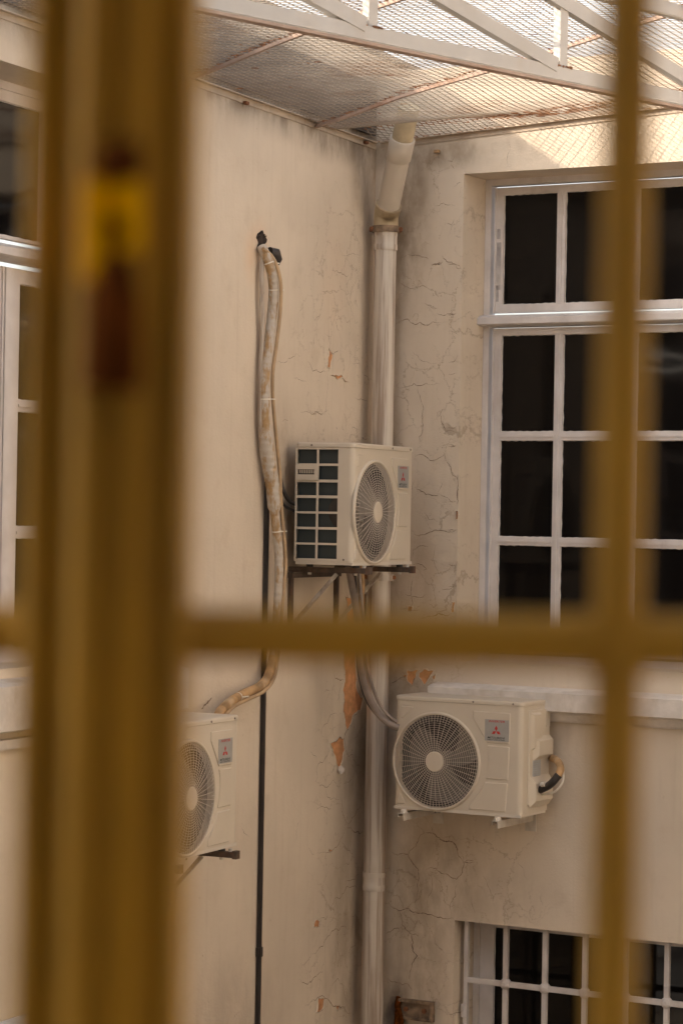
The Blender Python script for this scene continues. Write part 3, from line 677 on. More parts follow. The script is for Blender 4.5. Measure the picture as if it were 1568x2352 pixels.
def make_ac():
    t = bpy.data.objects.new('air_conditioner', None); COL.objects.link(t); t.empty_display_size = .1
    rc = .028; fx_, fz, fr = .335*W, .435*H, .263
    zc = H-.026
    # --- casing: front with round opening, rounded corners, side panels, back
    m = MB(); n = 72
    xa, xb, za, zb = rc, W-rc, .012, zc
    ang = sorted(set([2*math.pi*i/n for i in range(n)]+[math.atan2(z-fz, x-fx_) % (2*math.pi) for x in (xa, xb) for z in (za, zb)]))
    vs = []
    for a in ang:
        ca, sa = math.cos(a), math.sin(a)
        tt = min(((xb-fx_)/ca if ca > 1e-9 else 9e9), ((xa-fx_)/ca if ca < -1e-9 else 9e9), ((zb-fz)/sa if sa > 1e-9 else 9e9), ((za-fz)/sa if sa < -1e-9 else 9e9))
        rin = min(fr, tt-.001)
        vs += [(fx_+ca*rin, 0, fz+sa*rin), (fx_+ca*tt, 0, fz+sa*tt), (fx_+ca*rin*.985, .03, fz+sa*rin*.985)]
    k = len(ang)
    m.add(vs, [(3*i, 3*i+1, 3*((i+1) % k)+1, 3*((i+1) % k)) for i in range(k)])
    m.add(vs, [(3*i, 3*((i+1) % k), 3*((i+1) % k)+2, 3*i+2) for i in range(k)], sm=True)
    for (cx, s) in ((rc, -1), (W-rc, 1)):
        seg = 8; vv = []
        for i in range(seg+1):
            a = math.pi/2*i/seg; x = cx+s*rc*math.sin(a); y = rc-rc*math.cos(a)
            vv += [(x, y, za), (x, y, zb)]
        ff = [(2*i, 2*i+2, 2*i+3, 2*i+1) for i in range(seg)]
        m.add(vv, ff if s > 0 else [f[::-1] for f in ff], sm=True)
    # right side, back, bottom
    m.add([(W, rc, za), (W, D, za), (W, D, zb), (W, rc, zb)], [(0, 1, 2, 3)])
    m.add([(0, D, za), (W, D, za), (W, D, zb), (0, D, zb)], [(0, 3, 2, 1)])
    # left side panel with its openings
    fy = lambda px: D*(740-px)/400.0
    gz = lambda py: H*(1140-py)/885.0
    ys = [rc, fy(632), fy(500), fy(486), fy(352), D]
    rowz = [(1100, 1000), (985, 888), (870, 773), (757, 660), (640, 545), (525, 425), (408, 305)]
    zz = [za]+[gz(v) for r_ in rowz for v in r_]+[zb]
    holes = {(i, j) for i in (1, 3) for j in range(1, 15, 2)}-{(3, 11)}
    side = MB(); side.grid(ys, zz, holes, 0, .004)
    # side grid is laid out in (y,z): swing it to the x=0 plane
    for i, v in enumerate(side.v): side.v[i] = (v[1], v[0], v[2])
    side.f = [f[::-1] for f in side.f]
    m.v, base = m.v, len(m.v); m.v += side.v; m.f += [tuple(base+i for i in f) for f in side.f]; m.mi += side.mi; m.sm += side.sm
    # pressed panels on the front
    P1 = [(648, 325), (888, 340), (890, 352), (885, 545), (742, 536), (650, 378)]
    P2_ = [(745, 550), (885, 562), (888, 575), (880, 782), (737, 772), (748, 720), (755, 650), (752, 590)]
    P3_ = [(735, 792), (878, 802), (880, 812), (868, 990), (630, 970), (632, 940), (700, 860)]
    P4_ = [(175, 292), (252, 298), (252, 305), (182, 372), (172, 370)]
    P5_ = [(152, 930), (172, 866), (180, 866), (210, 925), (205, 935)]
    for P in (P1, P2_, P3_, P4_, P5_):
        m.prism([fpt(*q) for q in P], -.0055, -.0003, inset=.006)
    m.obj('casing', M_CASE, t)
    # --- top cover with a small overhang and a downturned edge
    m = MB(); m.box(-.004, W+.004, -.004, D+.004, zc+.0015, H, bev=.008)
    bm = bmesh.new(); vsx = []
    m = MB(); prof = []
    def outline(o, r_):
        pts = []
        for cx, cy, a0 in ((r_-o, r_-o, 180), (W-r_+o, r_-o, 270), (W-r_+o, D-r_+o, 0), (r_-o, D-r_+o, 90)):
            for i in range(7): a = R_(a0+90*i/6); pts.append((cx+r_*math.cos(a), cy+r_*math.sin(a)))
        return pts
    bm.free()
    levels = [(.003, rc, zc+.001), (.004, rc, zc+.004), (.004, rc, H-.008), (.001, rc, H-.002), (-.006, rc, H)]
    vv = []; 
    for o_, r0, z in levels: vv += [(x, y, z) for x, y in outline(o_, r0)]
    K = 28; ff = [(l*K+i, l*K+(i+1) % K, (l+1)*K+(i+1) % K, (l+1)*K+i) for l in range(len(levels)-1) for i in range(K)]
    ff += [tuple((len(levels)-1)*K+i for i in range(K)), tuple(reversed(range(K)))]
    m.add(vv, ff); m.obj('top_cover', M_CASE, t)
    # --- base pan
    m = MB(); m.box(.006, W-.006, .006, D-.006, -.002, .0115); m.box(.0, W, .0, .012, -.004, .0118); m.obj('base_pan', M_CASE2, t)
    # --- heat exchanger, inner walls, fan shroud
    MB().box(.022, .030, .05, D-.01, .02, zc-.01).box(.03, W*.62, D-.03, D-.012, .02, zc-.01).obj('heat_exchanger', M_COIL, t)
    m = MB(); prof = [(fr*.985, .03), (fr*.97, .10), (fr*.9, .16)]
    vv = []; K = 48
    for r_, y in prof: vv += [(fx_+r_*math.cos(2*math.pi*i/K), y, fz+r_*math.sin(2*math.pi*i/K)) for i in range(K)]
    ff = [(l*K+i, l*K+(i+1) % K, (l+1)*K+(i+1) % K, (l+1)*K+i) for l in range(2) for i in range(K)]
    m.add(vv, [f[::-1] for f in ff], sm=True); m.box(.035, .52, .20, .205, .02, zc-.01); m.obj('fan_shroud', M_INSIDE, t)
    # --- fan: hub and three swept blades
    m = MB(); m.tube([(fx_, .07, fz), (fx_, .15, fz)], .05, 20)
    for b_ in range(3):
        vv = []; nr, na = 6, 8
        for i in range(nr+1):
            rr = .045+(.235-.045)*i/nr
            for j in range(na+1):
                a = b_*2.094+.3+(j/na-.5)*1.25+.5*(i/nr)**1.3
                vv.append((fx_+rr*math.cos(a), .075+.075*(j/na), fz+rr*math.sin(a)))
        ff = [(i*(na+1)+j, i*(na+1)+j+1, (i+1)*(na+1)+j+1, (i+1)*(na+1)+j) for i in range(nr) for j in range(na)]
        m.add(vv, ff, sm=True)
    m.obj('fan', M_FAN, t)
    # --- wire guard: bowed rings, spokes, rim and centre disc
    m = MB(); Rg = fr-.006
    bow = lambda r_: -.006-.016*(1-(r_/Rg)**4)
    nr = 17
    for i in range(nr):
        r_ = .054+(Rg-.008-.054)*(i/(nr-1)); K = 56
        m.tube([(fx_+r_*math.cos(2*math.pi*j/K), bow(r_), fz+r_*math.sin(2*math.pi*j/K)) for j in range(K+1)], .0013, 4, caps=False, up=Vector((0, 1, 0)))
    for j in range(40):
        a = 2*math.pi*(j+.25)/40; rs = [.05, .11, .17, .22, Rg]
        m.tube([(fx_+r_*math.cos(a), bow(r_)-.0012, fz+r_*math.sin(a)) for r_ in rs], .0015, 4, caps=False)
        a += math.pi/40; rs = [Rg-.038, Rg-.02, Rg]
        m.tube([(fx_+r_*math.cos(a), bow(r_)-.0012, fz+r_*math.sin(a)) for r_ in rs], .0015, 4, caps=False)
    g_ = m.obj('fan_guard', M_WIRE, t)
    m = MB(); K = 72; pr = [(fr+.010, -.0004), (fr+.008, -.010), (fr+.001, -.014), (fr-.006, -.011), (fr-.008, .004)]; vv = []
    for r_, y in pr: vv += [(fx_+r_*math.cos(2*math.pi*i/K), y, fz+r_*math.sin(2*math.pi*i/K)) for i in range(K)]
    m.add(vv, [(l*K+(i+1) % K, l*K+i, (l+1)*K+i, (l+1)*K+(i+1) % K) for l in range(4) for i in range(K)], sm=True); m.obj('guard_rim', M_CASE, g_)
    m = MB(); K = 32; pr = [(.056, -.016), (.056, -.024), (.051, -.0275), (0.001, -.0285)]; vv = []
    for r_, y in pr: vv += [(fx_+r_*math.cos(2*math.pi*i/K), y, fz+r_*math.sin(2*math.pi*i/K)) for i in range(K)]
    m.add(vv, [(l*K+(i+1) % K, l*K+i, (l+1)*K+i, (l+1)*K+(i+1) % K) for l in range(3) for i in range(K)], sm=False); m.obj('guard_disc', M_CASE, g_)
    # --- badge
    q = [fpt(734, 344), fpt(884, 352), fpt(882, 490), fpt(732, 480)]
    bx0, bx1, bz0, bz1 = .715*W, .902*W, .648*H, .835*H
    m = MB(); m.box(bx0, bx1, -.0068, -.0056, bz0, bz1)
    bw, bh = bx1-bx0, bz1-bz0; cx = (bx0+bx1)/2-.004
    text_mesh(m, 'INVERTER', cx+.002, bz1-.085*bh, bw*.66, bh*.10, -.0072, 1)
    s = bh*.185; cz0 = bz0+bh*.46
    def rh(px_, pz_, a): # rhombus with one acute tip at (px_,pz_) pointing along angle a
        d = Vector((math.cos(a), math.sin(a))); n_ = Vector((-d.y, d.x)); p = Vector((px_, pz_)); l = s*1.42
        return [tuple(p), tuple(p+d*l*.5-n_*l*.29), tuple(p+d*l), tuple(p+d*l*.5+n_*l*.29)]
    for a in (90, 210, 330):
        poly = rh(cx, cz0, R_(a)); m.add([(x, -.0071, z) for x, z in poly], [(0, 1, 2, 3)], 1)
    text_mesh(m, 'MITSUBISHI', cx, bz0+bh*.155, bw*.72, bh*.095, -.0072, 2)
    text_mesh(m, 'HEAVY INDUSTRIES', cx, bz0+bh*.06, bw*.72, bh*.05, -.0072, 2, .1, .02)
    m.obj('badge', [M_BADGE, M_RED, M_INK], t)
    # --- carrying handle in the left side
    y0, y1 = fy(500), fy(345); z0, z1 = gz(528), gz(420)
    m = MB(); m.grid([y0, y0+.02, y1-.012, y1], [z0, z0+.028, z1-.022, z1], {(1, 1)}, -.010, -.0005)
    for i, v in enumerate(m.v): m.v[i] = (v[1], v[0], v[2])
    m.f = [f[::-1] for f in m.f]
    m.box(-.0025, -.0008, y0+.018, y1-.010, z0+.026, z1-.020, mi=1)
    for i in range(9): yy = y0+.024+i*(y1-y0-.04)/9; m.box(-.006, -.003, yy, yy+.004, z0+.034, z1-.024)
    m.obj('side_handle', [M_CASE, M_INSIDE], t)
    # --- service cover on the right side: two bulges and a label between
    m = MB()
    def bulge(y0, y1, z0, z1, x, sl0, sl1, ys=.03):
        vs = [(W+.001, y0, z0), (W+.001, y1, z0), (W+.001, y1, z1), (W+.001, y0, z1), (W+x, y0+ys, z0+sl0), (W+x, y1, z0+sl0), (W+x, y1, z1-sl1), (W+x, y0+ys, z1-sl1)]
        m.add(vs, [(4, 5, 6, 7), (0, 1, 5, 4), (2, 3, 7, 6), (3, 0, 4, 7), (1, 2, 6, 5)])
    bulge(.075, D-.005, .06, H-.05, .010, .004, .004, .006)
    m2 = MB(); mm = m; m = m2
    bulge(.082, .20, .36, H-.065, .022, .012, .012); 
    bulge(.12, D-.004, .30, .43, .034, .025, .025)
    bulge(.082, D-.004, .045, .215, .036, .035, .04)
    for i, v in enumerate(m.v):
        if abs(v[0]-W-.001) < 1e-6: m.v[i] = (W+.0102, v[1], v[2])
    m.box(W+.0102, W+.013, D-.05, D-.004, H-.15, H-.06)
    mm.v, base = mm.v, len(mm.v); mm.v += m.v; mm.f += [tuple(base+i for i in f) for f in m.f]; mm.mi += m.mi; mm.sm += m.sm
    sc_ = mm.obj('service_cover', M_CASE, t)
    m = MB(); m.box(W+.0104, W+.0115, .115, .215, .205, .30)
    for i in range(7): m.box(W+.0116, W+.012, .122, .208-.01*(i % 3), .212+.012*i, .217+.012*i, mi=1)
    m.obj('rating_label', [M_LABEL, M_BADGE], sc_)
    # --- screws
    for p in ((W*.62, -.0045, zc+.012), (W*.93, -.0045, zc+.012), (fx_, -.001, fz-fr-.018)): MB().tube([p, (p[0], p[1]-.003, p[2])], .0055, 8).obj('screw', M_SCREW, t)
    for p in ((-.0045, D*.72, zc+.012), (-.0005, D*.95, .03), (-.0005, D*.15, .025)): MB().tube([p, (p[0]-.003, p[1], p[2])], .0055, 8).obj('screw', M_SCREW, t)
    return t
def copy_tree(o, parent=None):
    c = o.copy(); COL.objects.link(c); c.parent = parent
    if parent: c.matrix_local = o.matrix_local
    for ch in list(o.children): copy_tree(ch, c)
    return c
GAP = .07
def place(o, M, s, z, k): o.matrix_world = M @ Matrix.Translation((s, -(GAP+D*k), z)) @ Matrix.Scale(k, 4)
G_AC = 'outdoor air conditioning units on the courtyard walls'
ac = make_ac(); tag(ac, 'beige outdoor unit showing its open side grid, in front of the drainpipe', 'air conditioner', G_AC)
ac2 = copy_tree(ac); tag(ac2, 'beige outdoor unit half hidden behind the thick yellow post', 'air conditioner', G_AC)
ac3 = copy_tree(ac); tag(ac3, 'beige outdoor unit under the sill of the right window', 'air conditioner', G_AC)
U = {'M': (ML, -1.141, EYE-.2413, 1.0222), 'L': (ML, -3.179, EYE-1.562, .991), 'R': (MR, .402, EYE-1.578, .986)}
place(ac, *U['M']); place(ac2, *U['L']); place(ac3, *U['R'])

# ---------------------------------------------------------------- wall brackets
def dark_bracket(key, label):
    M, s, z, k = U[key]; reach = GAP+D*k+.055
    t = empty('air_conditioner_bracket', M @ Matrix.Translation((s, 0, z)), label, 'bracket', 'steel brackets carrying the air conditioners')
    for x in (.07*k+.02, .66*k):
        a = MB(); a.box(x-.016, x+.016, -reach, -.004, -.046, -.018, bev=.002); a.box(x-.02, x+.02, -reach-.012, -reach+.01, -.050, -.012); a.obj('arm', M_STEEL, t)
        a = MB(); a.box(x-.016, x+.016, -.022, -.001, -.36, -.048, bev=.002); a.obj('wall_leg', M_STEEL, t)
        a = MB(); a.tube([(x, -.03, -.32), (x, -reach*.60, -.052)], .0125, 4); a.obj('strut', M_STEELL, t)
        for y in (-GAP-.05, -reach+.075):
            a = MB(); a.tube([(x, y, -.0175), (x, y, -.004)], .018, 10); a.obj('rubber_foot', M_RUBBER, t)
            a = MB(); a.tube([(x, y, -.058), (x, y, -.047)], .010, 6); a.obj('bolt', M_GALV, t)
        a = MB(); a.tube([(x+.005, -reach+.03, -.0178), (x+.005, -reach+.03, -.004)], .011, 6); a.obj('nut', M_GALV, t)
    MB().box(-.02, .60, -.075, -.045, -.046-.03, -.0485).obj('cross_rail', M_STEEL, t)
    return t
dark_bracket('M', 'rusty dark steel bracket with two diagonal struts under the middle air conditioner')
dark_bracket('L', 'dark steel bracket under the air conditioner behind the thick yellow post')
M, s, z, k = U['R']; reach = GAP+D*k+.05
t = empty('air_conditioner_bracket', M @ Matrix.Translation((s, 0, z)), 'white channel bracket under the air conditioner below the right window', 'bracket', 'steel brackets carrying the air conditioners')
for x in (.085, .655):
    a = MB(); a.box(x, x+.0035, -reach, -.002, -.062, -.022); a.box(x-.034, x-.0002, -reach, -.002, -.0255, -.022); a.box(x-.034, x-.031, -reach, -.002, -.045, -.0257)
    a.box(x-.045, x+.02, -.006, -.0005, -.12, -.015); a.obj('arm', M_GALV, t)
    for y in (-reach+.035, -GAP-.06):
        a = MB(); a.tube([(x-.016, y, -.0215), (x-.016, y, -.014), (x-.016, y, -.004)], [.022, .020, .015], 12); a.obj('rubber_foot', M_CASE2, t)
        a = MB(); a.tube([(x-.016, y-.026, -.0215), (x-.016, y-.026, -.008)], .008, 6); a.obj('bolt', M_GALV, t)

# ================================================================ PIPEWORK ON THE LEFT WALL
def hose(fn, pts, off, r, n=10, mi=0, mb=None, flat=1.0):
    P = [fn(p[0], p[1], p[2] if len(p) > 2 else off) for p in pts]
    m = mb or MB(); m.tube(curve_pts(P), r, n, mi, flat=flat); return m
hl = empty('insulated_pipe', ML, 'tape-wrapped ochre-stained pipe hanging from a ragged hole in the left wall', 'pipe')
main = [(600, 566, .02), (611, 588, .05), (622, 618, .07), (628, 665, .07), (625, 720, .06), (616, 800, .055), (608, 870, .05), (609, 950, .05), (611, 1010, .05), (620, 1080, .055), (627, 1120, .06), (633, 1200, .07), (640, 1270, .075), (640, 1340, .075), (636, 1420, .07),
        (630, 1490, .07), (618, 1548, .075), (598, 1576, .08), (560, 1594, .09), (530, 1612, .10), (505, 1636, .13), (498, 1660, .14)]
P = [L(*p) for p in main]; cp_ = curve_pts(P, 7)
rad = []
for i, p in enumerate(cp_):
    f = i/7.0
    b_ = .026 if f < 8 else .023
    if 7.6 < f < 10.6: b_ = .037
    rad.append(b_*(1+.02*math.sin(i*2.3)))
cut = int(15.4*7)
m = MB(); m.tube(cp_[:cut+1], rad[:cut+1], 14); m.obj('lagging', M_TAPE, hl)
m = MB(); m.tube(cp_[cut:], [.024]*(len(cp_)-cut), 14); m.obj('lower_lagging', M_TAN2, hl)
side = [(603, 570, .05), (622, 586, .07), (636, 612, .10), (645, 655, .11), (643, 720, .10), (635, 790, .09), (627, 850, .08), (626, 900, .075), (630, 960, .075), (637, 1030, .075), (643, 1090, .08), (645, 1150, .085), (652, 1230, .10), (656, 1290, .10), (652, 1350, .10), (646, 1420, .095),
        (640, 1490, .09), (630, 1555, .10), (606, 1588, .105), (566, 1608, .11), (536, 1624, .12), (512, 1648, .15)]
m = hose(L, side, .05, .0095); m.obj('cable', M_TAN, hl)
m = hose(L, [(604, 575, .03), (600, 640, .03), (602, 760, .03), (598, 860, .028), (597, 960, .03), (602, 1040, .03), (608, 1075, .03), (618, 1112, .045)], .03, .0125); m.obj('thin_lagging', M_PIPE, hl)
m = MB()
for i in (int(1.6*7), int(3.0*7), int(6.7*7), int(11.3*7), int(15*7), int(18.5*7)):
    p = cp_[min(i, len(cp_)-1)]; t_ = (cp_[i+1]-cp_[i-1]).normalized(); m = MB(); m.tube([p-t_*.004, p+t_*.0025], rad[i]*1.06, 14)
    m.tube([p+Vector((.0, -.022, 0)), p+Vector((.05, -.035, .002))], .0035, 5)
    m.obj('cable_tie', M_TIE, hl)
# ragged hole with black rubber sleeve
hole = L(598, 553); m = MB()
pts = [(hole.x+(.050+.016*math.sin(3*a+1)+.008*math.sin(7*a))*math.cos(a), hole.z+(.052+.012*math.sin(2*a))*math.sin(a)) for a in [2*math.pi*i/26 for i in range(26)]]
m.prism(pts, -.004, -.0005)
for i in range(20):
    a = rnd.uniform(0, 6.28); q = Vector((hole.x+.035*math.cos(a), -.006, hole.z+.01+.035*math.sin(a)))
    m.tube([q, q+Vector((rnd.uniform(-.01, .015), -.012*rnd.random(), rnd.uniform(-.006, .012)))], .0022, 4)
m.obj('wall_hole', M_HOLE, hl)
m = MB(); c = L(628, 588, .04); m.tube([c+Vector((-.05, .0, .02)), c+Vector((-.01, -.01, .012)), c+Vector((.014, -.012, -.02)), c+Vector((.014, -.012, -.045))], [.024, .034, .030, .014], 12); m.obj('rubber_sleeve', M_BLACK, hl)
m = MB(); c = L(600, 672); m.box(c.x-.02, c.x+.012, -.012, -.001, c.z-.012, c.z+.008, bev=.003); m.obj('plaster_dab', M_TAN, hl)

bc = empty('conduit', ML, 'straight black conduit running down the left wall', 'conduit')
a = L(617, 1105, .02); b_ = L(611, 2345, .02)
m = MB(); m.box(a.x-.017, a.x+.017, -.021, -.003, .1, a.z, bev=.004); m.obj('duct', M_BLACK, bc)
zc1, zc2 = L(611, 2195, .02).z, L(611, 2172, .02).z
m = MB(); m.box(a.x-.021, a.x+.021, -.026, -.002, zc1, zc2, bev=.003); m.obj('coupler', M_BLACK, bc)

# hoses from the middle unit to the right one
hs = empty('refrigerant_hose', Matrix.Identity(4), 'grey hoses looping from the middle air conditioner down to the right one', 'hose')
def wp(px, py, dist): r = ray(px, py); return CAM+r*(dist/r.y)
h1 = [(800, 1300, 13.45), (808, 1345, 13.45), (818, 1400, 13.5), (824, 1470, 13.55), (830, 1540, 13.6), (843, 1592, 13.65), (868, 1638, 13.65), (896, 1664, 13.6), (915, 1672, 13.6)]
h2 = [(823, 1300, 13.40), (828, 1350, 13.4), (834, 1420, 13.45), (840, 1500, 13.5), (850, 1560, 13.55), (869, 1612, 13.6), (892, 1644, 13.6), (912, 1660, 13.6)]
h3 = [(813, 1300, 13.5), (815, 1360, 13.55), (819, 1430, 13.6), (822, 1500, 13.65), (828, 1560, 13.7), (846, 1614, 13.7), (880, 1655, 13.65), (905, 1672, 13.6)]
for hh, rr, mt in ((h1, .019, M_GREYH), (h2, .0085, M_GREYH), (h3, .012, M_BLACK)):
    m = MB(); m.tube(curve_pts([wp(*p) for p in hh], 6), rr, 10); m.obj('hose', mt, hs)
m = MB(); m.tube(curve_pts([wp(*p) for p in [(826, 1300, 13.42), (832, 1340, 13.45), (829, 1385, 13.55), (832, 1430, 13.6)]], 6), .014, 8); m.obj('tape_wrap', M_TAN2, hs)
# hoses behind the back edge of the middle unit
h4 = empty('refrigerant_hose', Matrix.Identity(4), 'dark hose bending behind the back edge of the middle air conditioner', 'hose')
m = MB(); m.tube(curve_pts([L(644, 1100, .03), L(650, 1125, .05), L(664, 1150, .06), L(690, 1162, .05)], 6), .011, 8)
m.tube(curve_pts([L(640, 1100, .03), L(646, 1148, .05), L(660, 1166, .05), L(690, 1180, .05)], 6), .008, 8); m.obj('hose', M_BLACK, h4)
h4.matrix_world = ML
# hose loop leaving the right unit's valves into the wall
h5 = empty('refrigerant_hose', MR, 'tan and black hose curling out beside the unit under the window sill', 'hose')
def h5p(x, y, o): return Rr(x, y, o)
A5 = [h5p(1240, 1815, .24), h5p(1258, 1806, .26), h5p(1270, 1796, .27), h5p(1283, 1780, .26)]
B5 = [h5p(1281, 1783, .262), h5p(1287, 1766, .24), h5p(1281, 1750, .17), h5p(1268, 1742, .08), h5p(1250, 1738, -.02)]
m = MB(); m.tube(curve_pts(A5, 6), .021, 14); m.obj('black_sleeve', M_BLACK, h5)
m = MB(); m.tube(curve_pts(B5, 6), .020, 14); m.obj('taped_hose', M_TAN2, h5)
m = MB(); m.tube(curve_pts([h5p(1244, 1826, .22), h5p(1272, 1820, .25), h5p(1290, 1800, .25), h5p(1293, 1775, .22), h5p(1285, 1755, .12), h5p(1268, 1748, .0)], 6), .006, 8); m.obj('drain_tube', M_TIE, h5)
m = MB(); c = h5p(1252, 1803, .26); m.tube([c+Vector((-.02, -.005, .0)), c+Vector((.006, -.012, .004))], .014, 10); m.obj('cap', M_TIE, h5)
# dab of plaster on the peeled edge
lump = L(786, 2003-290, .02); bm = bmesh.new(); bmesh.ops.create_icosphere(bm, subdivisions=3, radius=.022)
lump = L(783, 1769, .02)
for v in bm.verts: v.co = v.co*(1+.18*math.sin(v.co.x*190)*math.cos(v.co.z*150)); v.co.y *= .8
me = bpy.data.meshes.new('plaster_lump'); bm.to_mesh(me); bm.free(); me.materials.append(M_SILL)
for p in me.polygons: p.use_smooth = True
o = bpy.data.objects.new('plaster_lump', me); COL.objects.link(o); o.matrix_world = ML @ Matrix.Translation(lump); tag(o, 'small round lump of plaster at the foot of the orange peeled patch', 'plaster lump')

# ================================================================ MESH CANOPY
def wallL(P): return -(P-C0).dot(iL)     # distance in front of the left wall
def wallR(P): return -(P-C0).dot(iR)
def zmesh(x, y):
    P = Vector((x, y, 0)); u = (P-C0).dot(dR); d = wallR(P); l = wallL(P)
    z = ZM+KM*max(u, 0)
    # fold that runs close to the right wall, highest by the corner
    z += .075*math.exp(-((d-.32)/.16)**2)*max(0, 1-max(u, 0)/1.15)*min(1, d/.05)
    z -= .030*math.exp(-((d-.75)/.35)**2)*max(0, 1-abs(u-.6)/1.2)
    z += .010*math.sin(x*3.1+y*1.3)*math.sin(y*2.3-x*.7)*min(1, l*2)*min(1, d*3)
    return z
mc = empty('mesh_canopy', Matrix.Identity(4), 'rusting white metal mesh roof on thin rods over the courtyard', 'canopy')
ph = R_(34); e1v = Vector((math.cos(ph), math.sin(ph))); e2v = Vector((-math.sin(ph), math.cos(ph)))
la, sa_ = .0331, .0207          # half diagonals of one diamond
org = Vector((C0.x, C0.y))
rods = []
def seam(a, b): 
    A_, B_ = onz(*a, ZM), onz(*b, ZM); return A_, B_
r1 = seam((440, 177), (1035, 3)); r2 = seam((725, 279), (1400, 125))
print('rod dirs', math.degrees(math.atan2(r1[1].y-r1[0].y, r1[1].x-r1[0].x)), math.degrees(math.atan2(r2[1].y-r2[0].y, r2[1].x-r2[0].x)), 'spacing', r1[0], r2[0])
def sided(P, r): d = r[1]-r[0]; return d.x*(P.y-r[0].y)-d.y*(P.x-r[0].x)
sheets = [MB(), MB(), MB()]
tilt = R_(42)
cnt = 0
for i in range(-260, 120):
    for j in range(-330, 330):
        if (i+j) % 2: continue
        p = org+e1v*(i*la)+e2v*(j*sa_)
        if p.y < 8.0 or p.y > 15 or p.x > 3.5 or p.x < -3.2: continue
        for sgn in (1, -1):
            q = p+e1v*la+e2v*(sa_*sgn)
            mid = (p+q)/2; M3 = Vector((mid.x, mid.y, 0))
            if wallL(M3) < .012 or wallR(M3) < .012: continue
            if (M3-Vector((PIPE_HOLE.x, PIPE_HOLE.y, 0))).length < .066: continue
            k = 0 if sided(M3, r1)*sided(Vector((C0.x, C0.y, 0)), r1) < 0 else (1 if sided(M3, r2)*sided(Vector((C0.x, C0.y, 0)), r2) < 0 else 2)
            d2 = (q-p); t = Vector((d2.x, d2.y, 0)).normalized(); hN = Vector((-t.y, t.x, 0))
            # strand: thin ribbon twisted out of the plane, all to the same hand
            wv = (hN*math.cos(tilt)*(-1 if hN.dot(Vector((e2v.x, e2v.y, 0))) > 0 else 1)+Vector((0, 0, 1))*math.sin(tilt))*.0022
            nv = t.cross(wv).normalized()*.0009
            A_ = Vector((p.x, p.y, zmesh(p.x, p.y))); B_ = Vector((q.x, q.y, zmesh(q.x, q.y)))
            dR_, u_ = wallR(M3), (M3-C0).dot(dR)
            nz = math.sin(mid.x*9.1+mid.y*5.3)+math.sin(mid.x*23.7-mid.y*17.1)+math.sin(mid.y*41+mid.x*3)
            pr_ = .002+.012*(nz > 1.6)
            if abs(dR_-.33) < .13 and u_ < 2.2: pr_ = .62+.2*(nz > 0)
            dd = min(abs(sided(M3, r1))/(r1[1]-r1[0]).length, abs(sided(M3, r2))/(r2[1]-r2[0]).length)
            if dd < .03: pr_ = max(pr_, .5)
            if wallR(M3) < .05: pr_ = max(pr_, .5)
            mi = 1 if rnd.random() < pr_ else 0
            gl_ = max(0, 1-(wallL(M3)+.05*nz*.5)/.50); gr_ = max(0, 1-wallR(M3)/.28)
            vs = [A_-wv-nv, A_+wv-nv, A_+wv+nv, A_-wv+nv, B_-wv-nv, B_+wv-nv, B_+wv+nv, B_-wv+nv]
            sheets[k].add(vs, [(0, 4, 5, 1), (1, 5, 6, 2), (2, 6, 7, 3), (3, 7, 4, 0)], mi); cnt += 1
print('strands', cnt)
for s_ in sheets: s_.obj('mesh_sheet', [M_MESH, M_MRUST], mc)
def extend(a, b, k0, k1): d = (b-a).normalized(); return a-d*k0, b+d*k1
for (a, b) in (r1, r2):
    a2, b2 = extend(a, b, 0.0, 3.0)
    # stop at the left wall
    d = (b2-a2).normalized(); tt = wallL(a2); a2 = a2-d*((tt-.004)/(d.dot(-iL)))
    n = 20; pts = [a2+(b2-a2)*(i/n) for i in range(n+1)]
    pts = [Vector((p.x, p.y, zmesh(p.x, p.y)-.014)) for p in pts]
    m = MB(); m.tube(pts, .0115, 4)      # rusty wire ties stick up along the rod
    for i in range(150):
        q = rnd.random(); p = a2+(b2-a2)*q; p = Vector((p.x, p.y, zmesh(p.x, p.y)))
        if p.y < 8: continue
        m.tube([p+Vector((0, 0, -.01)), p+Vector((rnd.uniform(-.008, .008), rnd.uniform(-.01, .01), rnd.uniform(.006, .02)))], .0022, 4, 1)
    m.obj('support_rod', [M_ROD, M_MRUST], mc)
# edge rails fixed to the walls
n = 24; a = C0+dL*(-6.4)-iL*.014; b_ = C0+dL*(-.03)-iL*.014
m = MB()
for k in range(n):
    p, q = a+(b_-a)*(k/n), a+(b_-a)*((k+1)/n)
for (w0, w1, z0, z1) in ((.002, .006, ZM-.034, ZM+.006), (.0062, .030, ZM-.006, ZM-.002)):
    pass
me_ = MB(); me_.box(-6.4, -.005, -.006, -.001, ZM-.036, ZM+.004); me_.box(-6.4, -.031, -.030, -.0062, ZM-.006, ZM-.001)
me_.obj('edge_rail', M_RIM, mc, ML)
m = MB(); x1 = 6.5
for (y0, y1, za_, zb_2) in ((-.006, -.001, -.034, .006), (-.030, -.0062, -.004, .001)):
    vs = [(x, y, ZM+KM*x+z) for x in (.035, x1) for (y, z) in ((y0, za_), (y1, za_), (y1, zb_2), (y0, zb_2))]
    m.add(vs, [(0, 1, 2, 3), (7, 6, 5, 4), (0, 4, 5, 1), (1, 5, 6, 2), (2, 6, 7, 3), (3, 7, 4, 0)])
m.obj('edge_rail', M_RIM, mc, MR)
for (Mx, fn, pts) in ((ML, L, ((563, 236), (838, 327))), (MR, Rr, ((1005, 347),))):
    for p in pts:
        m = MB(); c = fn(*p, .01); m.box(c.x-.02, c.x+.014, -.028, -.0065, c.z-.008, c.z+.008, bev=.002)
        m.obj('fixing_clip', M_RUST if Mx is ML else M_TAN2, mc, Mx)

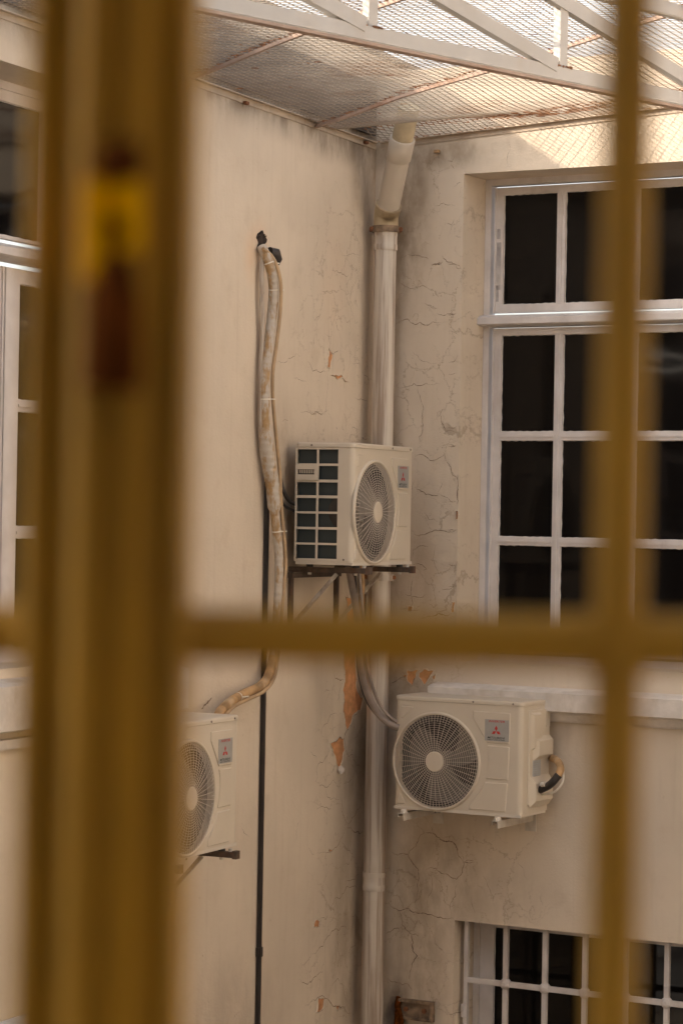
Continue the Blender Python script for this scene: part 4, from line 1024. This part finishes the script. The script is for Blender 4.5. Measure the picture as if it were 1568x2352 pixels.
# ================================================================ ROOF TRUSS
TB = ZM-.30       # underside of bottom chord
c0 = onz(600, 44, TB); c1_ = onz(1500, 228, TB)
ta = (c1_-c0).normalized(); tn = Vector((-ta.y, ta.x, 0))       # tn points away from the camera side
if tn.y < 0: tn = -tn
print('truss dir', math.degrees(math.atan2(ta.y, ta.x)), c0, c1_)
MT = Matrix.Identity(4)
yv = tn
for i in range(3): MT[i][0] = ta[i]; MT[i][1] = yv[i]; MT[i][3] = c0[i]
if ta.cross(tn).z < 0: print('left-handed truss frame!')
tt = empty('roof_truss', MT, 'white steel truss with diagonal braces under the mesh roof', 'truss')
def on_truss(px, py, off=0.0):
    r = ray(px, py); k = ((c0+tn*off)-CAM).dot(tn)/r.dot(tn); P = CAM+r*k; return (P-c0).dot(ta), P.z-TB
bh = on_truss(1064, 82)[1]-on_truss(1064, 137)[1]
print('chord height', bh, on_truss(1064, 82), on_truss(1292, 143), on_truss(1520, 15))
hc = .062; tw = .045
xe = 6.0
chord = MB(); chord.box(-2.2, xe, 0, tw, 0, hc, bev=.004)
m = MB(); m.box(-2.2, xe, .001, tw, -.012, -.0005); m.obj('chord_flange', M_ROD, tt)
_, ztc = on_truss(1520, 30)
m = MB(); m.box(-2.2, xe, 0, tw, ztc-.0, ztc+hc, bev=.004); m.obj('top_chord', M_TRUSS, tt)
def memb(x0, z0, x1, z1, w=.052, th=.036, name='brace', y0=.004):
    a = Vector((x0, 0, z0)); b = Vector((x1, 0, z1)); d = (b-a).normalized(); nr = Vector((-d.z, 0, d.x))*w/2
    vs = [a+nr, a-nr, b-nr, b+nr]; m = MB(); m.prism([(v.x, v.z) for v in vs], y0, y0+th); m.obj(name, M_TRUSS, tt); return m
nodes = [on_truss(855, 18)[0], on_truss(1292, 143)[0], on_truss(1650, 235)[0]]
stp = (nodes[1]-nodes[0])
print('nodes', nodes, stp, 'ztc', ztc)
# verticals and diagonals
d0 = on_truss(1040, 2); d1 = on_truss(1262, 134)
dx = (d1[0]-d0[0])/(d0[1]-d1[1])      # run per height of the diagonals
for k in range(-2, 5):
    xn = nodes[0]+stp*k
    memb(xn+.01, hc+.001, xn+.01, ztc-.001, .048, name='upright')
    xb_ = xn-.035; memb(xb_, hc+.001, xb_-dx*(ztc-hc), ztc-.001, .058, name='diagonal', y0=-.004)
    if k % 1 == 0: pass
# rust along the node welds
m = chord
for k in range(0, 4):
    xn = nodes[0]+stp*k
    for i in range(26):
        q = xn-.14+.19*rnd.random(); m.box(q, q+.012*rnd.random()+.003, -.0035, .0006, hc-.002-.004*rnd.random(), hc+.006*rnd.random(), 1)
m.obj('bottom_chord', [M_TRUSS, M_MRUST], tt)

# ================================================================ YELLOW WINDOW GRILLE in front of the camera
gy = 1.0
def fg(px, py, y=gy): r = ray(px, py); return CAM+r*(y/r.y)
MG = Matrix.Translation((0, gy, EYE))
yg = empty('window_frame', MG, 'blurred yellow window frame with thick post, closest to us', 'window frame')
cxp = (fg(238, 1176).x); hw = .0322
# moulded post: profile across x, extruded in z; y negative is towards the camera
k_ = .0322/187.0
def X(px): return (px-238)*k_+cxp
prof = [(50, .010), (51, -.002), (57, -.009), (68, -.012), (90, -.011), (104, -.006), (118, -.002), (136, -.002), (150, -.006), (166, -.013), (190, -.016), (214, -.014), (226, -.009), (238, -.007), (262, -.007), (276, -.009),
        (290, -.013), (312, -.015), (334, -.012), (346, -.006), (358, -.002), (380, -.002), (392, -.005), (406, -.009), (426, -.009), (437, -.002), (438, .012)]
pts = [(X(a), b) for a, b in prof]+[(X(438), .034), (X(50), .034)]
vs = [(x, y, z) for z in (-.75, .75) for x, y in pts]; n = len(pts)
m = MB(); m.add(vs, [tuple(reversed(range(n))), tuple(range(n, 2*n))]+[(i, (i+1) % n, n+(i+1) % n, n+i) for i in range(n)])
m.obj('post', M_YEL, yg)
zb1 = fg(784, 1467).z-EYE
m = MB(); m.tube([(-.75, .012, zb1), (X(50)+.002, .012, zb1)], .0112, 24); m.tube([(X(438)-.002, .012, zb1), (.75, .012, zb1)], .0112, 24); m.obj('horizontal_bar', M_YEL, yg)
xb1 = fg(1432, 1176).x
m = MB(); m.tube([(xb1, .012, -.75), (xb1, .012, .75)], .0100, 24); m.obj('vertical_bar', M_YEL, yg)
m = MB(); m.tube([(xb1, .012, zb1-.012), (xb1, .012, zb1+.012)], .0125, 24); m.obj('bar_joint', M_YEL, yg)
lx = fg(275, 520).x; lz = lambda py: fg(275, py).z-EYE
m = MB(); m.box(lx-.0125, lx-.004, -.026, -.0175, lz(660), lz(432), bev=.0015); m.box(lx+.001, lx+.0105, -.024, -.0155, lz(590), lz(432), bev=.0015); m.box(lx-.0042, lx+.0012, -.020, -.013, lz(500), lz(440))
lt = m.obj('latch', M_YELB, yg)
m = MB(); m.tube([(lx+.001, -.024, lz(620)), (lx+.001, -.027, lz(720)), (lx, -.027, lz(900))], [.0075, .0105, .0120], 12)
m.tube([(lx+.002, -.022, lz(355)), (lx+.002, -.024, lz(418))], .0085, 12); m.tube([(lx+.001, -.026, lz(545)), (lx+.001, -.030, lz(546))], .0045, 10); m.obj('latch_handle', M_BRRUST, lt)

# ================================================================ SETTING: ground, camera-side room, far wall
m = MB(); m.box(-60, 60, -60, 80, -.25, 0); g0 = m.obj('ground', M_FLOOR); tag(g0, 'beige tiled courtyard floor', 'floor', kind='structure')
rm = empty('building', Matrix.Identity(4), 'dim room behind the yellow window frame', 'building')
m = MB(); xs = [-5, -.55, .55, 9]; zs = [0, EYE-.7, EYE+.7, ZM+.4]
m.grid(xs, zs, {(1, 1)}, .50, .70); m.obj('wall', M_ROOM, rm)
m = MB(); m.box(-3, 3, -3.2, 0.49, EYE+1.3, EYE+1.5); m.box(-3, 3, -3.2, 0.49, EYE-1.7, EYE-1.5)
m.obj('floor_slab', M_ROOM, rm)
m = MB(); m.grid([-3, -1.4, 1.6, 3], [EYE-1.5, EYE-.6, EYE+1.1, EYE+1.3], {(1, 1)}, -3.4, -3.21); m.obj('back_wall', M_ROOM, rm)
m = MB(); m.box(-3.2, -3.01, -3.2, 0.49, EYE-1.7, EYE+1.5); m.box(3.01, 3.2, -3.2, 0.49, EYE-1.7, EYE+1.5); m.obj('side_wall', M_ROOM, rm)

sw = empty('building', Matrix.Identity(4), 'sunlit cream wing closing the right side of the courtyard', 'building')
m = MB(); E0 = C0+dR*5.0; m.box(E0.x, E0.x+.4, .71, E0.y+.3, 0, ZM+.6); m.obj('wall', M_SIDE, sw)
MB().box(-6.5, E0.x-.01, 2.3, 6.2, ZM+.12, ZM+.22).obj('sky_blocker_slab', M_ROOM, rm)  # unseen slab added over the near courtyard to cut overhead sky light
# ================================================================ LIGHT, SKY, CAMERA
w = bpy.data.worlds.new('World'); sc.world = w; w.use_nodes = True
nt = w.node_tree; bg = nt.nodes['Background']; sky = nt.nodes.new('ShaderNodeTexSky'); sky.sky_type = 'NISHITA'; sky.sun_disc = False
sky.sun_elevation = SUN_EL; sky.sun_rotation = R_(90-SUN_AZ) % (2*math.pi); sky.dust_density = 4.0; sky.air_density = 1.0; sky.ozone_density = 1.0
hz_ = nt.nodes.new('ShaderNodeHueSaturation'); hz_.inputs['Saturation'].default_value = .45
nt.links.new(sky.outputs[0], hz_.inputs['Color']); nt.links.new(hz_.outputs[0], bg.inputs[0]); bg.inputs[1].default_value = .115
sl_ = bpy.data.lights.new('sun', 'SUN'); sl_.energy = 1.4; sl_.angle = R_(.4); sl_.color = (1, .86, .70)
so = bpy.data.objects.new('sun', sl_); COL.objects.link(so)
sdir = Vector((sh.x*math.cos(SUN_EL), sh.y*math.cos(SUN_EL), math.sin(SUN_EL)))
so.rotation_euler = sdir.to_track_quat('Z', 'Y').to_euler()
cam = bpy.data.cameras.new('camera'); co = bpy.data.objects.new('camera', cam); COL.objects.link(co); sc.camera = co
cam.sensor_fit = 'HORIZONTAL'; cam.sensor_width = 24.0; cam.lens = F/1568*24; cam.clip_start = .05; cam.clip_end = 500
Mc = Matrix.Identity(4)
for i in range(3): Mc[i][0] = cR[i]; Mc[i][1] = cU[i]; Mc[i][2] = -cF[i]; Mc[i][3] = CAM[i]
co.matrix_world = Mc
cam.dof.use_dof = True; cam.dof.focus_distance = 13.4; cam.dof.aperture_fstop = 5.9
vs_ = sc.view_settings; sc.display_settings.display_device = 'sRGB'; vs_.view_transform = 'Standard'; vs_.look = 'None'; vs_.gamma = 1.0; vs_.exposure = 2.1
try:
    vs_.use_white_balance = True; vs_.white_balance_temperature = 6750; vs_.white_balance_tint = 10
except Exception as ex: print('no wb', ex)
sc.cycles.use_denoising = True; sc.cycles.max_bounces = 10; sc.cycles.diffuse_bounces = 6
sc.cycles.sample_clamp_indirect = 6.0
